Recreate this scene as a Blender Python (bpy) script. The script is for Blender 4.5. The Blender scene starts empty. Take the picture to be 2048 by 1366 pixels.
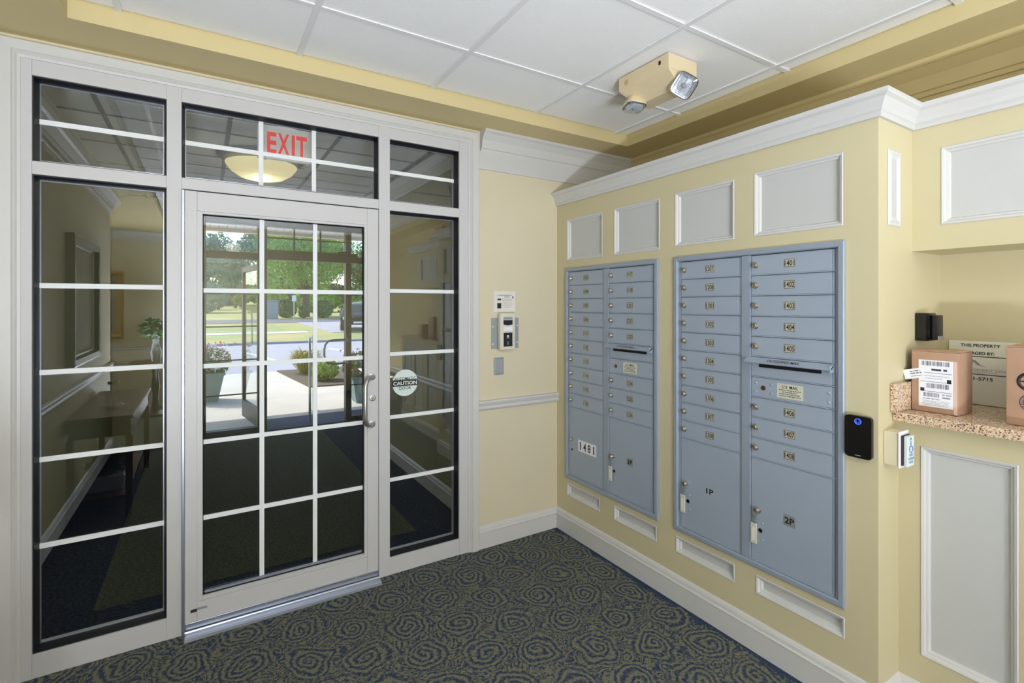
import bpy, bmesh, math, random
from mathutils import Vector, Matrix
R = math.radians
random.seed(7)
SC = bpy.context.scene
COL = SC.collection

# ------------------------------------------------------------------ camera
CAM = (-2.037, -2.711, 1.5)
cd = bpy.data.cameras.new('camera'); cam = bpy.data.objects.new('camera', cd); COL.objects.link(cam)
cd.sensor_width = 36.0; cd.lens = 995.0 / 2048 * 36; cd.shift_y = -73.0 / 2048; cd.clip_start = 0.05; cd.clip_end = 500
cam.location = CAM; cam.rotation_euler = (R(90), 0, -math.atan2(0.5262, 0.8504))
SC.camera = cam

# ------------------------------------------------------------------ world, sun, exposure
vs = SC.view_settings
vs.view_transform = 'Standard'; vs.look = 'None'; vs.gamma = 1.0; vs.use_curve_mapping = False; vs.exposure = -0.05
w = bpy.data.worlds.new('world'); SC.world = w; w.use_nodes = True
wn = w.node_tree; wn.nodes.clear()
wo = wn.nodes.new('ShaderNodeOutputWorld'); wb = wn.nodes.new('ShaderNodeBackground'); sk = wn.nodes.new('ShaderNodeTexSky')
sk.sky_type = 'NISHITA'; sk.sun_disc = False; sk.sun_elevation = R(48); sk.sun_rotation = R(-40); sk.dust_density = 1.0; sk.air_density = 1.0
wb.inputs['Strength'].default_value = 0.36
wn.links.new(sk.outputs[0], wb.inputs[0]); wn.links.new(wb.outputs[0], wo.inputs[0])
sd = bpy.data.lights.new('sun', 'SUN'); so = bpy.data.objects.new('sun', sd); COL.objects.link(so)
sd.energy = 4.4; sd.angle = R(0.6); sd.color = (1, 0.95, 0.87)
so.rotation_euler = Vector((0.55, -0.75, -0.95)).to_track_quat('-Z', 'Y').to_euler(); so.location = (-8, 20, 15)

def area(name, loc, target, sx, sy, power, color):
    l = bpy.data.lights.new(name, 'AREA'); l.shape = 'RECTANGLE'; l.size = sx; l.size_y = sy; l.energy = power; l.color = color
    o = bpy.data.objects.new(name, l); COL.objects.link(o); o.location = loc
    o.rotation_euler = (Vector(target) - Vector(loc)).to_track_quat('-Z', 'Y').to_euler(); return o
# unseen fill lights added behind the photographer, standing in for daylight from the back
area('lounge_fill', (-6.0, -4.9, 1.25), (0, -3.0, 1.25), 2.4, 2.0, 20, (0.96, 0.96, 1.0))
area('lobby_left_fill', (-4.55, -6.08, 0.95), (0, -1.0, 0.7), 1.05, 1.7, 58, (0.82, 0.90, 1.0))
area('lobby_strip_fill', (-2.275, -6.0, 1.1), (-1.7, 0, 1.0), .40, 2.0, 75, (0.86, 0.91, 1.0))
# unseen up-facing fill lights added to brighten the ceiling; troughs built at the end
FILL_XY = ((-2.235, -4.6), (.37, -5.4))
for (ux, uy), pw in zip(FILL_XY, (235, 20)): area('ceiling_fill', (ux, uy, .34), (ux, uy + .3, 3.0), .30, 1.1, pw, (0.81, 0.88, 1.0))

# ------------------------------------------------------------------ helpers
class MB:
    def __init__(s): s.v = []; s.f = []; s.m = []
    def quad(s, pts, m=0):
        n = len(s.v); s.v += [tuple(p) for p in pts]; s.f.append(tuple(range(n, n + len(pts)))); s.m.append(m); return s
    def box(s, x0, x1, y0, y1, z0, z1, m=0, mp=None):
        x0, x1 = min(x0, x1), max(x0, x1); y0, y1 = min(y0, y1), max(y0, y1); z0, z1 = min(z0, z1), max(z0, z1)
        p = [(x, y, z) for z in (z0, z1) for y in (y0, y1) for x in (x0, x1)]
        if mp: p = [mp(*q) for q in p]
        n = len(s.v); s.v += p
        for f in ((0, 2, 3, 1), (4, 5, 7, 6), (0, 1, 5, 4), (2, 6, 7, 3), (0, 4, 6, 2), (1, 3, 7, 5)):
            s.f.append(tuple(n + i for i in f)); s.m.append(m)
        return s
    def bbox(s, x0, x1, y0, y1, z0, z1, b=0.004, m=0, mp=None):
        """box with chamfered edges"""
        x0, x1 = min(x0, x1), max(x0, x1); y0, y1 = min(y0, y1), max(y0, y1); z0, z1 = min(z0, z1), max(z0, z1)
        b = min(b, (x1 - x0) * .45, (y1 - y0) * .45, (z1 - z0) * .45)
        bm = bmesh.new(); bmesh.ops.create_cube(bm, size=1)
        for v in bm.verts: v.co = ((x0 + x1) / 2 + v.co.x * (x1 - x0), (y0 + y1) / 2 + v.co.y * (y1 - y0), (z0 + z1) / 2 + v.co.z * (z1 - z0))
        bmesh.ops.bevel(bm, geom=bm.edges[:], offset=b, segments=2, profile=0.6, affect='EDGES')
        return s.addbm(bm, m, mp)
    def addbm(s, bm, m=0, mp=None):
        n = len(s.v); bm.verts.index_update()
        for v in bm.verts: s.v.append(tuple(mp(*v.co)) if mp else tuple(v.co))
        for f in bm.faces: s.f.append(tuple(n + v.index for v in f.verts)); s.m.append(m)
        bm.free(); return s
    def lathe(s, prof, seg=20, m=0, mp=None):
        """profile (r, z) turned about z"""
        n = len(s.v)
        for (r, z) in prof:
            for k in range(seg):
                a = 2 * math.pi * k / seg; p = (r * math.cos(a), r * math.sin(a), z); s.v.append(tuple(mp(*p)) if mp else p)
        for i in range(len(prof) - 1):
            for k in range(seg):
                a = n + i * seg + k; b = n + i * seg + (k + 1) % seg
                s.f.append((a, b, b + seg, a + seg)); s.m.append(m)
        s.f.append(tuple(n + k for k in reversed(range(seg)))); s.m.append(m)
        s.f.append(tuple(n + (len(prof) - 1) * seg + k for k in range(seg))); s.m.append(m)
        return s
    def tube(s, pts, r, seg=10, m=0, mp=None, closed=False):
        pts = [Vector(p) for p in pts]; n = len(s.v); N = len(pts); up = None
        rr = r if isinstance(r, (list, tuple)) else [r] * N
        for i, p in enumerate(pts):
            if closed: t = pts[(i + 1) % N] - pts[i - 1]
            else: t = pts[min(i + 1, N - 1)] - pts[max(i - 1, 0)]
            t.normalize()
            if up is None: up = Vector((0, 0, 1)) if abs(t.z) < .9 else Vector((1, 0, 0))
            a = t.cross(up); a.normalize(); b = t.cross(a); b.normalize(); up = a.cross(t)
            for k in range(seg):
                q = p + (a * math.cos(2 * math.pi * k / seg) + b * math.sin(2 * math.pi * k / seg)) * rr[i]
                s.v.append(tuple(mp(*q)) if mp else tuple(q))
        for i in range(N if closed else N - 1):
            for k in range(seg):
                a = n + i * seg + k; b = n + i * seg + (k + 1) % seg; c = n + ((i + 1) % N) * seg + k; d = n + ((i + 1) % N) * seg + (k + 1) % seg
                s.f.append((a, b, d, c)); s.m.append(m)
        if not closed:
            s.f.append(tuple(n + k for k in reversed(range(seg)))); s.m.append(m)
            s.f.append(tuple(n + (N - 1) * seg + k for k in range(seg))); s.m.append(m)
        return s
    def sweep(s, path, prof, m=0, closed=False):
        """mitred sweep of a closed (out, z) profile along a horizontal path; out is to the right of travel"""
        P = [Vector((p[0], p[1])) for p in path]; N = len(P); n = len(s.v); K = len(prof)
        nrm = []
        for i in range(N if closed else N - 1):
            d = (P[(i + 1) % N] - P[i]).normalized(); nrm.append(Vector((d.y, -d.x)))
        for i in range(N):
            if closed: a, b = nrm[i - 1], nrm[i]
            else: a, b = nrm[max(i - 1, 0)], nrm[min(i, N - 2)]
            o = (a + b) / (1 + a.dot(b))
            for (u, z) in prof: s.v.append((P[i].x + o.x * u, P[i].y + o.y * u, z))
        for i in range(N if closed else N - 1):
            for k in range(K):
                a = n + i * K + k; b = n + i * K + (k + 1) % K; c = n + ((i + 1) % N) * K + k; d = n + ((i + 1) % N) * K + (k + 1) % K
                s.f.append((a, c, d, b)); s.m.append(m)
        if not closed:
            s.f.append(tuple(n + k for k in range(K))); s.m.append(m)
            s.f.append(tuple(n + (N - 1) * K + k for k in reversed(range(K)))); s.m.append(m)
        return s
    def ring(s, mp, u0, u1, z0, z1, prof, m=0):
        """rectangular picture-frame moulding in a wall plane; profile (inset, out), mp(u, out, z)"""
        n = len(s.v)
        for (i, d) in prof:
            for (u, z) in ((u0 + i, z0 + i), (u1 - i, z0 + i), (u1 - i, z1 - i), (u0 + i, z1 - i)): s.v.append(tuple(mp(u, d, z)))
        for k in range(len(prof) - 1):
            for c in range(4):
                a = n + k * 4 + c; b = n + k * 4 + (c + 1) % 4; s.f.append((a, b, b + 4, a + 4)); s.m.append(m)
        return s
    def holed(s, mp, u0, u1, z0, z1, holes, thick, reveal, m=0):
        """flat wall sheet with rectangular holes (u0,u1,z0,z1), reveal depth inside the holes, solid edges"""
        us = sorted({u0, u1, *[h[0] for h in holes], *[h[1] for h in holes]}); zs = sorted({z0, z1, *[h[2] for h in holes], *[h[3] for h in holes]})
        us = [u for u in us if u0 <= u <= u1]; zs = [z for z in zs if z0 <= z <= z1]
        for i in range(len(us) - 1):
            for j in range(len(zs) - 1):
                cu = (us[i] + us[i + 1]) / 2; cz = (zs[j] + zs[j + 1]) / 2
                if any(h[0] < cu < h[1] and h[2] < cz < h[3] for h in holes): continue
                s.quad([mp(us[i], 0, zs[j]), mp(us[i + 1], 0, zs[j]), mp(us[i + 1], 0, zs[j + 1]), mp(us[i], 0, zs[j + 1])], m)
        for h in holes:
            a, b, c, d = h[:4]
            for (p, q) in (((a, c), (b, c)), ((b, c), (b, d)), ((b, d), (a, d)), ((a, d), (a, c))):
                s.quad([mp(p[0], 0, p[1]), mp(q[0], 0, q[1]), mp(q[0], -reveal, q[1]), mp(p[0], -reveal, p[1])], m)
        for (p, q) in (((u0, z0), (u1, z0)), ((u1, z0), (u1, z1)), ((u1, z1), (u0, z1)), ((u0, z1), (u0, z0))):
            s.quad([mp(p[0], 0, p[1]), mp(q[0], 0, q[1]), mp(q[0], -thick, q[1]), mp(p[0], -thick, p[1])], m)
        return s
    def strokes(s, cu, cz, width, h, mp, out, m=0, seed=0):
        """a line of small print too fine to read: short dashes of uneven length"""
        r = random.Random(seed * 7919 + int(width * 1e5)); u = cu - width / 2
        while u < cu + width / 2 - h * .3:
            l = min(r.uniform(.8, 3.2) * h, cu + width / 2 - u); s.box(u, u + l, out - .0002, out, cz - h * .32, cz + h * .32, m, mp); u += l + h * .55
        return s
    def text(s, txt, h, cu, cz, mp, out, m=0, width=None, bold=0.0, shear=0.0):
        vs_, fs_ = text_geo(txt, bold)
        xs = [v[0] for v in vs_]; ys = [v[1] for v in vs_]
        W = max(xs) - min(xs); Hh = max(ys) - min(ys); k = h / Hh; kx = (width / W) if width else k
        mx = (max(xs) + min(xs)) / 2; my = (max(ys) + min(ys)) / 2; n = len(s.v)
        for (x, y) in vs_: s.v.append(tuple(mp(cu + (x - mx) * kx + shear * (y - my) * k, out, cz + (y - my) * k)))
        for f in fs_: s.f.append(tuple(n + i for i in f)); s.m.append(m)
        return s
    def build(s, name, mats, parent=None, smooth=False):
        me = bpy.data.meshes.new(name); me.from_pydata(s.v, [], s.f)
        mats = mats if isinstance(mats, (list, tuple)) else [mats]
        for q in mats: me.materials.append(M[q])
        me.polygons.foreach_set('material_index', s.m)
        bm = bmesh.new(); bm.from_mesh(me); bmesh.ops.recalc_face_normals(bm, faces=bm.faces[:]); bm.to_mesh(me); bm.free()
        if smooth:
            me.polygons.foreach_set('use_smooth', [True] * len(me.polygons))
            try: me.set_sharp_from_angle(angle=R(40))
            except Exception: pass
        me.update()
        o = bpy.data.objects.new(name, me); COL.objects.link(o)
        if parent is not None: o.parent = parent
        return o

_txt = {}
def text_geo(t, bold=0.0):
    if (t, bold) in _txt: return _txt[(t, bold)]
    c = bpy.data.curves.new('lettering', 'FONT'); c.body = t; c.resolution_u = 3; c.offset = bold; c.fill_mode = 'BOTH'
    o = bpy.data.objects.new('lettering', c); COL.objects.link(o)
    dg = bpy.context.evaluated_depsgraph_get(); me = o.evaluated_get(dg).to_mesh()
    r = ([(v.co.x, v.co.y) for v in me.vertices], [tuple(p.vertices) for p in me.polygons])
    o.evaluated_get(dg).to_mesh_clear(); bpy.data.objects.remove(o); bpy.data.curves.remove(c)
    _txt[(t, bold)] = r; return r

def empty(name, loc=(0, 0, 0), parent=None):
    o = bpy.data.objects.new(name, None); o.empty_display_size = 0.05; COL.objects.link(o); o.location = loc
    if parent is not None: o.parent = parent
    return o
def tag(o, label=None, cat=None, group=None, kind=None):
    if label: o['label'] = label
    if cat: o['category'] = cat
    if group: o['group'] = group
    if kind: o['kind'] = kind
    return o
def struct(o, label=None):
    o['kind'] = 'structure'
    if label: o['label'] = label
    return o
def dup(src, parent=None, loc=None):
    c = src.copy(); COL.objects.link(c); c.parent = parent
    if loc is not None: c.location = loc
    return c

# ------------------------------------------------------------------ materials
M = {}
def srgb(r, g, b):
    f = lambda c: (c / 255 / 12.92) if c / 255 <= .04045 else ((c / 255 + .055) / 1.055) ** 2.4
    return (f(r), f(g), f(b), 1)
def mat(name, col, rough=.6, metal=0.0, bump=0.0, bscale=200.0, var=0.0, vscale=6.0, emit=None, estr=0.0, spec=.5, col2=None, trans=0.0):
    m = bpy.data.materials.new(name); m.use_nodes = True; nt = m.node_tree; p = nt.nodes['Principled BSDF']
    p.inputs['Base Color'].default_value = col; p.inputs['Roughness'].default_value = rough; p.inputs['Metallic'].default_value = metal
    p.inputs['Specular IOR Level'].default_value = spec
    tc = nt.nodes.new('ShaderNodeTexCoord')
    if var or col2:
        nz = nt.nodes.new('ShaderNodeTexNoise'); nz.inputs['Scale'].default_value = vscale; nz.inputs['Detail'].default_value = 4
        nt.links.new(tc.outputs['Object'], nz.inputs['Vector'])
        mx = nt.nodes.new('ShaderNodeMix'); mx.data_type = 'RGBA'
        c2 = col2 if col2 else tuple(max(0, c * (1 - var)) for c in col[:3]) + (1,)
        mx.inputs['A'].default_value = col; mx.inputs['B'].default_value = c2
        rp = nt.nodes.new('ShaderNodeMapRange'); rp.inputs['From Min'].default_value = .35; rp.inputs['From Max'].default_value = .65
        nt.links.new(nz.outputs['Fac'], rp.inputs['Value']); nt.links.new(rp.outputs[0], mx.inputs['Factor'])
        nt.links.new(mx.outputs['Result'], p.inputs['Base Color'])
    if bump:
        n2 = nt.nodes.new('ShaderNodeTexNoise'); n2.inputs['Scale'].default_value = bscale; n2.inputs['Detail'].default_value = 3
        nt.links.new(tc.outputs['Object'], n2.inputs['Vector'])
        bp = nt.nodes.new('ShaderNodeBump'); bp.inputs['Strength'].default_value = bump; bp.inputs['Distance'].default_value = .002
        nt.links.new(n2.outputs['Fac'], bp.inputs['Height']); nt.links.new(bp.outputs[0], p.inputs['Normal'])
    if emit:
        p.inputs['Emission Color'].default_value = emit; p.inputs['Emission Strength'].default_value = estr
    if trans: p.inputs['Transmission Weight'].default_value = trans
    M[name] = m; return m
mat('wall_paint', srgb(215, 205, 177), .65, bump=.08, bscale=260, var=.02, vscale=2)
mat('cabinet_paint', srgb(203, 193, 157), .5, bump=.05, bscale=200, var=.02, vscale=2)
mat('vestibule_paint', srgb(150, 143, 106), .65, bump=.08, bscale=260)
mat('soffit_paint', srgb(212, 195, 146), .6, bump=.06, bscale=220)
mat('trim_white', srgb(206, 205, 203), .4, bump=.03, bscale=120, var=.02, vscale=3)
mat('panel_white', srgb(194, 195, 193), .45, bump=.04, bscale=150, var=.02, vscale=4)
mat('frame_metal', srgb(202, 201, 202), .38, metal=0.0, var=.015, vscale=8)
mat('gasket', srgb(14, 16, 24), .5)
mat('muntin_white', srgb(232, 236, 238), .5)
mat('tile_white', srgb(250, 250, 250), .9, bump=.9, bscale=170, var=.04, vscale=180)
mat('tbar_white', srgb(232, 232, 232), .5)
mat('mail_metal', srgb(162, 174, 190), .4, metal=.15, bump=.05, bscale=600, var=.03, vscale=5)
mat('mail_frame', srgb(152, 163, 178), .36, metal=.15, var=.03, vscale=5)
mat('dark_slot', srgb(8, 8, 10), .7)
mat('lock_nickel', srgb(196, 188, 170), .25, metal=.95)
mat('plate_silver', srgb(186, 182, 164), .4, metal=.1)
mat('ink', srgb(34, 32, 30), .7)
mat('ink_navy', srgb(58, 64, 86), .7)
mat('ink_grey', srgb(140, 146, 156), .7)
mat('ink_blue', srgb(92, 122, 184), .6)
mat('label_cream', srgb(206, 204, 186), .5)
mat('sign_cream', srgb(234, 232, 216), .5)
mat('label_white', srgb(232, 234, 242), .5)
mat('paper', srgb(226, 220, 214), .7)
mat('sticker_white', srgb(214, 226, 224), .6)
mat('steel_brushed', srgb(190, 190, 188), .3, metal=.95)
mat('alu', srgb(178, 184, 198), .32, metal=.85)
mat('black_plastic', srgb(16, 16, 18), .35)
mat('black_gloss', srgb(8, 8, 12), .12)
mat('beige_plastic', srgb(222, 204, 168), .45)
mat('ivory_plastic', srgb(216, 212, 196), .45)
mat('grey_plate', srgb(158, 166, 166), .4, metal=.4)
mat('maroon', srgb(64, 38, 52), .5)
mat('led_blue', srgb(40, 60, 190), .3, emit=srgb(70, 100, 255), estr=1.2)
mat('exit_red', srgb(226, 62, 52), .5, emit=srgb(240, 50, 40), estr=.55)
mat('exit_white', srgb(226, 222, 220), .5, emit=srgb(255, 246, 240), estr=.16)
mat('bronze', srgb(62, 60, 50), .45, metal=.3)
mat('card', srgb(180, 145, 120), .8, bump=.1, bscale=90, var=.08, vscale=12)
mat('tape', srgb(206, 172, 120), .25)
mat('clear_tape', srgb(222, 190, 176), .15)
mat('concrete', srgb(216, 208, 198), .85, bump=.2, bscale=60, var=.08, vscale=1.5)
mat('asphalt', srgb(178, 176, 184), .9, bump=.3, bscale=40, var=.08, vscale=.8)
mat('asphalt_dark', srgb(112, 112, 124), .9, var=.1, vscale=.8)
mat('kerb_grey', srgb(150, 150, 156), .85, var=.1)
mat('road_paint', srgb(240, 240, 240), .8)
mat('rubber_mat', srgb(66, 70, 98), .8, bump=.3, bscale=300)
mat('lawn', srgb(150, 160, 96), .95, col2=srgb(186, 172, 118), vscale=.35)
mat('lawn_green', srgb(136, 150, 94), .95, col2=srgb(158, 164, 108), vscale=.5)
mat('mulch', srgb(110, 96, 84), .95, bump=.6, bscale=40, var=.3, vscale=30)
mat('leaf_green', srgb(106, 156, 66), .6, col2=srgb(152, 190, 92), vscale=1.1)
mat('leaf_dark', srgb(74, 112, 70), .6, col2=srgb(104, 142, 86), vscale=.9)
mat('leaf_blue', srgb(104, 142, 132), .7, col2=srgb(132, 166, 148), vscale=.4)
mat('leaf_hedge', srgb(124, 158, 68), .6, col2=srgb(164, 182, 92), vscale=9)
mat('leaf_grassy', srgb(160, 170, 80), .6, col2=srgb(182, 160, 84), vscale=7)
mat('bark', srgb(116, 100, 84), .9, bump=.5, bscale=8, var=.2)
mat('petal_red', srgb(206, 44, 66), .5, col2=srgb(224, 90, 120), vscale=14)
mat('petal_white', srgb(232, 226, 236), .6)
mat('pot_grey', srgb(138, 158, 152), .6, var=.08)
mat('car_dark', srgb(36, 42, 48), .2, metal=.3)
mat('car_silver', srgb(190, 194, 198), .25, metal=.5)
mat('car_glass', srgb(60, 76, 78), .08)
mat('tyre', srgb(22, 22, 24), .8)
mat('utility_blue', srgb(140, 156, 170), .5)
mat('porch_white', srgb(214, 212, 216), .55)
mat('porch_board', srgb(206, 204, 206), .55)
mat('mirror', (.85, .86, .86, 1), .03, metal=1.0)
mat('frame_dark', srgb(34, 30, 32), .35)
mat('gold', srgb(190, 146, 66), .3, metal=.8)
mat('canvas', srgb(120, 120, 100), .8, col2=srgb(168, 158, 128), vscale=5)
mat('wood_brown', srgb(112, 72, 46), .4, var=.25, vscale=5)
mat('wood_dark', srgb(52, 36, 28), .4, var=.2)
mat('planter_white', srgb(226, 228, 234), .4)
mat('brass_dark', srgb(120, 92, 50), .35, metal=.7)
mat('cushion', srgb(96, 100, 78), .9)
mat('bowl_glass', srgb(246, 234, 190), .35, emit=srgb(255, 236, 176), estr=.62)
mat('brick_far', srgb(190, 176, 160), .9)

def glass_mat(name, ior, tint, kk=1.0):
    m = bpy.data.materials.new(name); m.use_nodes = True; nt = m.node_tree; nt.nodes.clear()
    o = nt.nodes.new('ShaderNodeOutputMaterial'); mix = nt.nodes.new('ShaderNodeMixShader'); tr = nt.nodes.new('ShaderNodeBsdfTransparent'); gl = nt.nodes.new('ShaderNodeBsdfGlossy')
    fr = nt.nodes.new('ShaderNodeFresnel'); fr.inputs['IOR'].default_value = ior
    ge = nt.nodes.new('ShaderNodeNewGeometry'); iv = nt.nodes.new('ShaderNodeMath'); iv.operation = 'SUBTRACT'; iv.inputs[0].default_value = kk
    mu = nt.nodes.new('ShaderNodeMath'); mu.operation = 'MULTIPLY'; mu.use_clamp = True
    tr.inputs[0].default_value = tint; gl.inputs['Roughness'].default_value = 0.0; gl.inputs[0].default_value = (.95, .97, .95, 1)
    nt.links.new(ge.outputs['Backfacing'], iv.inputs[1]); nt.links.new(fr.outputs[0], mu.inputs[0]); nt.links.new(iv.outputs[0], mu.inputs[1])
    nt.links.new(mu.outputs[0], mix.inputs[0]); nt.links.new(tr.outputs[0], mix.inputs[1]); nt.links.new(gl.outputs[0], mix.inputs[2]); nt.links.new(mix.outputs[0], o.inputs[0])
    M[name] = m
glass_mat('pane_glass', 1.85, (.93, .95, .94, 1))
glass_mat('clear_glass', 1.5, (.96, .97, .97, 1))
def lens_mat():
    m = bpy.data.materials.new('lamp_lens'); m.use_nodes = True; p = m.node_tree.nodes['Principled BSDF']
    p.inputs['Base Color'].default_value = (.75, .77, .78, 1); p.inputs['Roughness'].default_value = .15; p.inputs['Transmission Weight'].default_value = .5; M['lamp_lens'] = m
lens_mat()

def carpet_mat():
    """scrolling roundels of olive pile on navy, in an offset grid"""
    m = bpy.data.materials.new('carpet_scroll'); m.use_nodes = True; nt = m.node_tree; p = nt.nodes['Principled BSDF']; L = nt.links.new
    def nd(t, **k):
        n = nt.nodes.new(t)
        for a, b in k.items(): setattr(n, a, b)
        return n
    def mth(op, a, b=None, clamp=False):
        n = nd('ShaderNodeMath', operation=op, use_clamp=clamp)
        for i, q in enumerate((a, b)):
            if q is None: continue
            if isinstance(q, (int, float)): n.inputs[i].default_value = q
            else: L(q, n.inputs[i])
        return n.outputs[0]
    tc = nd('ShaderNodeTexCoord'); sp = nd('ShaderNodeSeparateXYZ')
    wz = nd('ShaderNodeTexNoise'); wz.inputs['Scale'].default_value = 7; wz.inputs['Detail'].default_value = 2
    L(tc.outputs['Object'], wz.inputs['Vector'])
    sub = nd('ShaderNodeVectorMath', operation='SUBTRACT'); L(wz.outputs['Color'], sub.inputs[0]); sub.inputs[1].default_value = (.5, .5, .5)
    scl = nd('ShaderNodeVectorMath', operation='SCALE'); L(sub.outputs[0], scl.inputs[0]); scl.inputs['Scale'].default_value = .115
    add = nd('ShaderNodeVectorMath', operation='ADD'); L(tc.outputs['Object'], add.inputs[0]); L(scl.outputs[0], add.inputs[1])
    L(add.outputs[0], sp.inputs[0])
    px, py = .219, .234
    xx = mth('ADD', mth('DIVIDE', sp.outputs[0], px), .107); colx = mth('FLOOR', xx); fx = mth('SUBTRACT', mth('FRACT', xx), .5)
    sh = mth('MULTIPLY', mth('FLOORED_MODULO', colx, 2.0), .5)
    yy = mth('ADD', mth('ADD', mth('DIVIDE', sp.outputs[1], py), .521), sh); row = mth('FLOOR', yy); fy = mth('SUBTRACT', mth('FRACT', yy), .5)
    dx = mth('MULTIPLY', fx, px); dy = mth('MULTIPLY', fy, py)
    r = mth('SQRT', mth('ADD', mth('MULTIPLY', dx, dx), mth('MULTIPLY', dy, dy))); th = mth('ARCTAN2', dy, dx)
    ph = mth('MULTIPLY', mth('ADD', mth('MULTIPLY', row, 2.1), mth('MULTIPLY', colx, 1.3)), 1.0)
    spiral = mth('SINE', mth('ADD', mth('ADD', mth('MULTIPLY', r, 215.0), th), ph))
    # between the roundels: flowing leaf strokes
    n2 = nd('ShaderNodeTexNoise'); n2.inputs['Scale'].default_value = 7.5; n2.inputs['Detail'].default_value = 2; n2.inputs['Distortion'].default_value = 1.2
    L(tc.outputs['Object'], n2.inputs['Vector'])
    flow = mth('SINE', mth('MULTIPLY', n2.outputs['Fac'], 80.0))
    inside = nd('ShaderNodeMapRange'); inside.inputs['From Min'].default_value = .118; inside.inputs['From Max'].default_value = .088; L(r, inside.inputs['Value'])
    mixv = nd('ShaderNodeMix'); mixv.data_type = 'FLOAT'; L(inside.outputs[0], mixv.inputs['Factor']); L(flow, mixv.inputs['A']); L(spiral, mixv.inputs['B'])
    n3 = nd('ShaderNodeTexNoise'); n3.inputs['Scale'].default_value = 75; n3.inputs['Detail'].default_value = 4; L(tc.outputs['Object'], n3.inputs['Vector'])
    v = mth('ADD', mixv.outputs['Result'], mth('MULTIPLY', mth('SUBTRACT', n3.outputs['Fac'], .5), 6.0))
    v = mth('ADD', v, -.12)
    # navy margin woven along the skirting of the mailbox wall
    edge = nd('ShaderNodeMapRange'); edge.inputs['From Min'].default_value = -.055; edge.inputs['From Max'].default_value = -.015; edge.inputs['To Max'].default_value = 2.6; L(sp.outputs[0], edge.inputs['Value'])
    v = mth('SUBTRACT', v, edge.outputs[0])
    fac = nd('ShaderNodeMapRange'); fac.inputs['From Min'].default_value = -1.1; fac.inputs['From Max'].default_value = .7; L(v, fac.inputs['Value'])
    mx = nd('ShaderNodeMix'); mx.data_type = 'RGBA'; mx.inputs['A'].default_value = srgb(54, 68, 92); mx.inputs['B'].default_value = srgb(126, 125, 104); L(fac.outputs[0], mx.inputs['Factor'])
    n4 = nd('ShaderNodeTexNoise'); n4.inputs['Scale'].default_value = 260; n4.inputs['Detail'].default_value = 2; L(tc.outputs['Object'], n4.inputs['Vector'])
    mr = nd('ShaderNodeMapRange'); mr.inputs['From Min'].default_value = .3; mr.inputs['From Max'].default_value = .7; mr.inputs['To Min'].default_value = .4; mr.inputs['To Max'].default_value = 1.5; L(n4.outputs['Fac'], mr.inputs['Value'])
    mm = nd('ShaderNodeMix'); mm.data_type = 'RGBA'; mm.blend_type = 'MULTIPLY'; mm.inputs['Factor'].default_value = 1; L(mx.outputs['Result'], mm.inputs['A']); L(mr.outputs[0], mm.inputs['B'])
    L(mm.outputs['Result'], p.inputs['Base Color']); p.inputs['Roughness'].default_value = .95; p.inputs['Specular IOR Level'].default_value = .15
    hh = mth('ADD', mth('MULTIPLY', fac.outputs[0], .6), n4.outputs['Fac'])
    bp = nd('ShaderNodeBump'); bp.inputs['Strength'].default_value = .7; bp.inputs['Distance'].default_value = .006; L(hh, bp.inputs['Height']); L(bp.outputs[0], p.inputs['Normal'])
    M['carpet_scroll'] = m
carpet_mat()
def pile_mat(name, c1, c2):
    m = bpy.data.materials.new(name); m.use_nodes = True; nt = m.node_tree; p = nt.nodes['Principled BSDF']; L = nt.links.new
    tc = nt.nodes.new('ShaderNodeTexCoord'); mp = nt.nodes.new('ShaderNodeMapping'); mp.inputs['Scale'].default_value = (1, 3.2, 1); L(tc.outputs['Object'], mp.inputs[0])
    n = nt.nodes.new('ShaderNodeTexNoise'); n.inputs['Scale'].default_value = 60; n.inputs['Detail'].default_value = 5; L(mp.outputs[0], n.inputs['Vector'])
    rp = nt.nodes.new('ShaderNodeMapRange'); rp.inputs['From Min'].default_value = .35; rp.inputs['From Max'].default_value = .65; L(n.outputs['Fac'], rp.inputs['Value'])
    mx = nt.nodes.new('ShaderNodeMix'); mx.data_type = 'RGBA'; mx.inputs['A'].default_value = c1; mx.inputs['B'].default_value = c2; L(rp.outputs[0], mx.inputs['Factor'])
    L(mx.outputs['Result'], p.inputs['Base Color']); p.inputs['Roughness'].default_value = .95; p.inputs['Specular IOR Level'].default_value = .1
    b = nt.nodes.new('ShaderNodeBump'); b.inputs['Strength'].default_value = .6; b.inputs['Distance'].default_value = .004; L(n.outputs['Fac'], b.inputs['Height']); L(b.outputs[0], p.inputs['Normal'])
    M[name] = m
pile_mat('mat_olive', srgb(46, 50, 44), srgb(84, 88, 66))
pile_mat('mat_navy', srgb(18, 26, 44), srgb(38, 48, 70))
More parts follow.
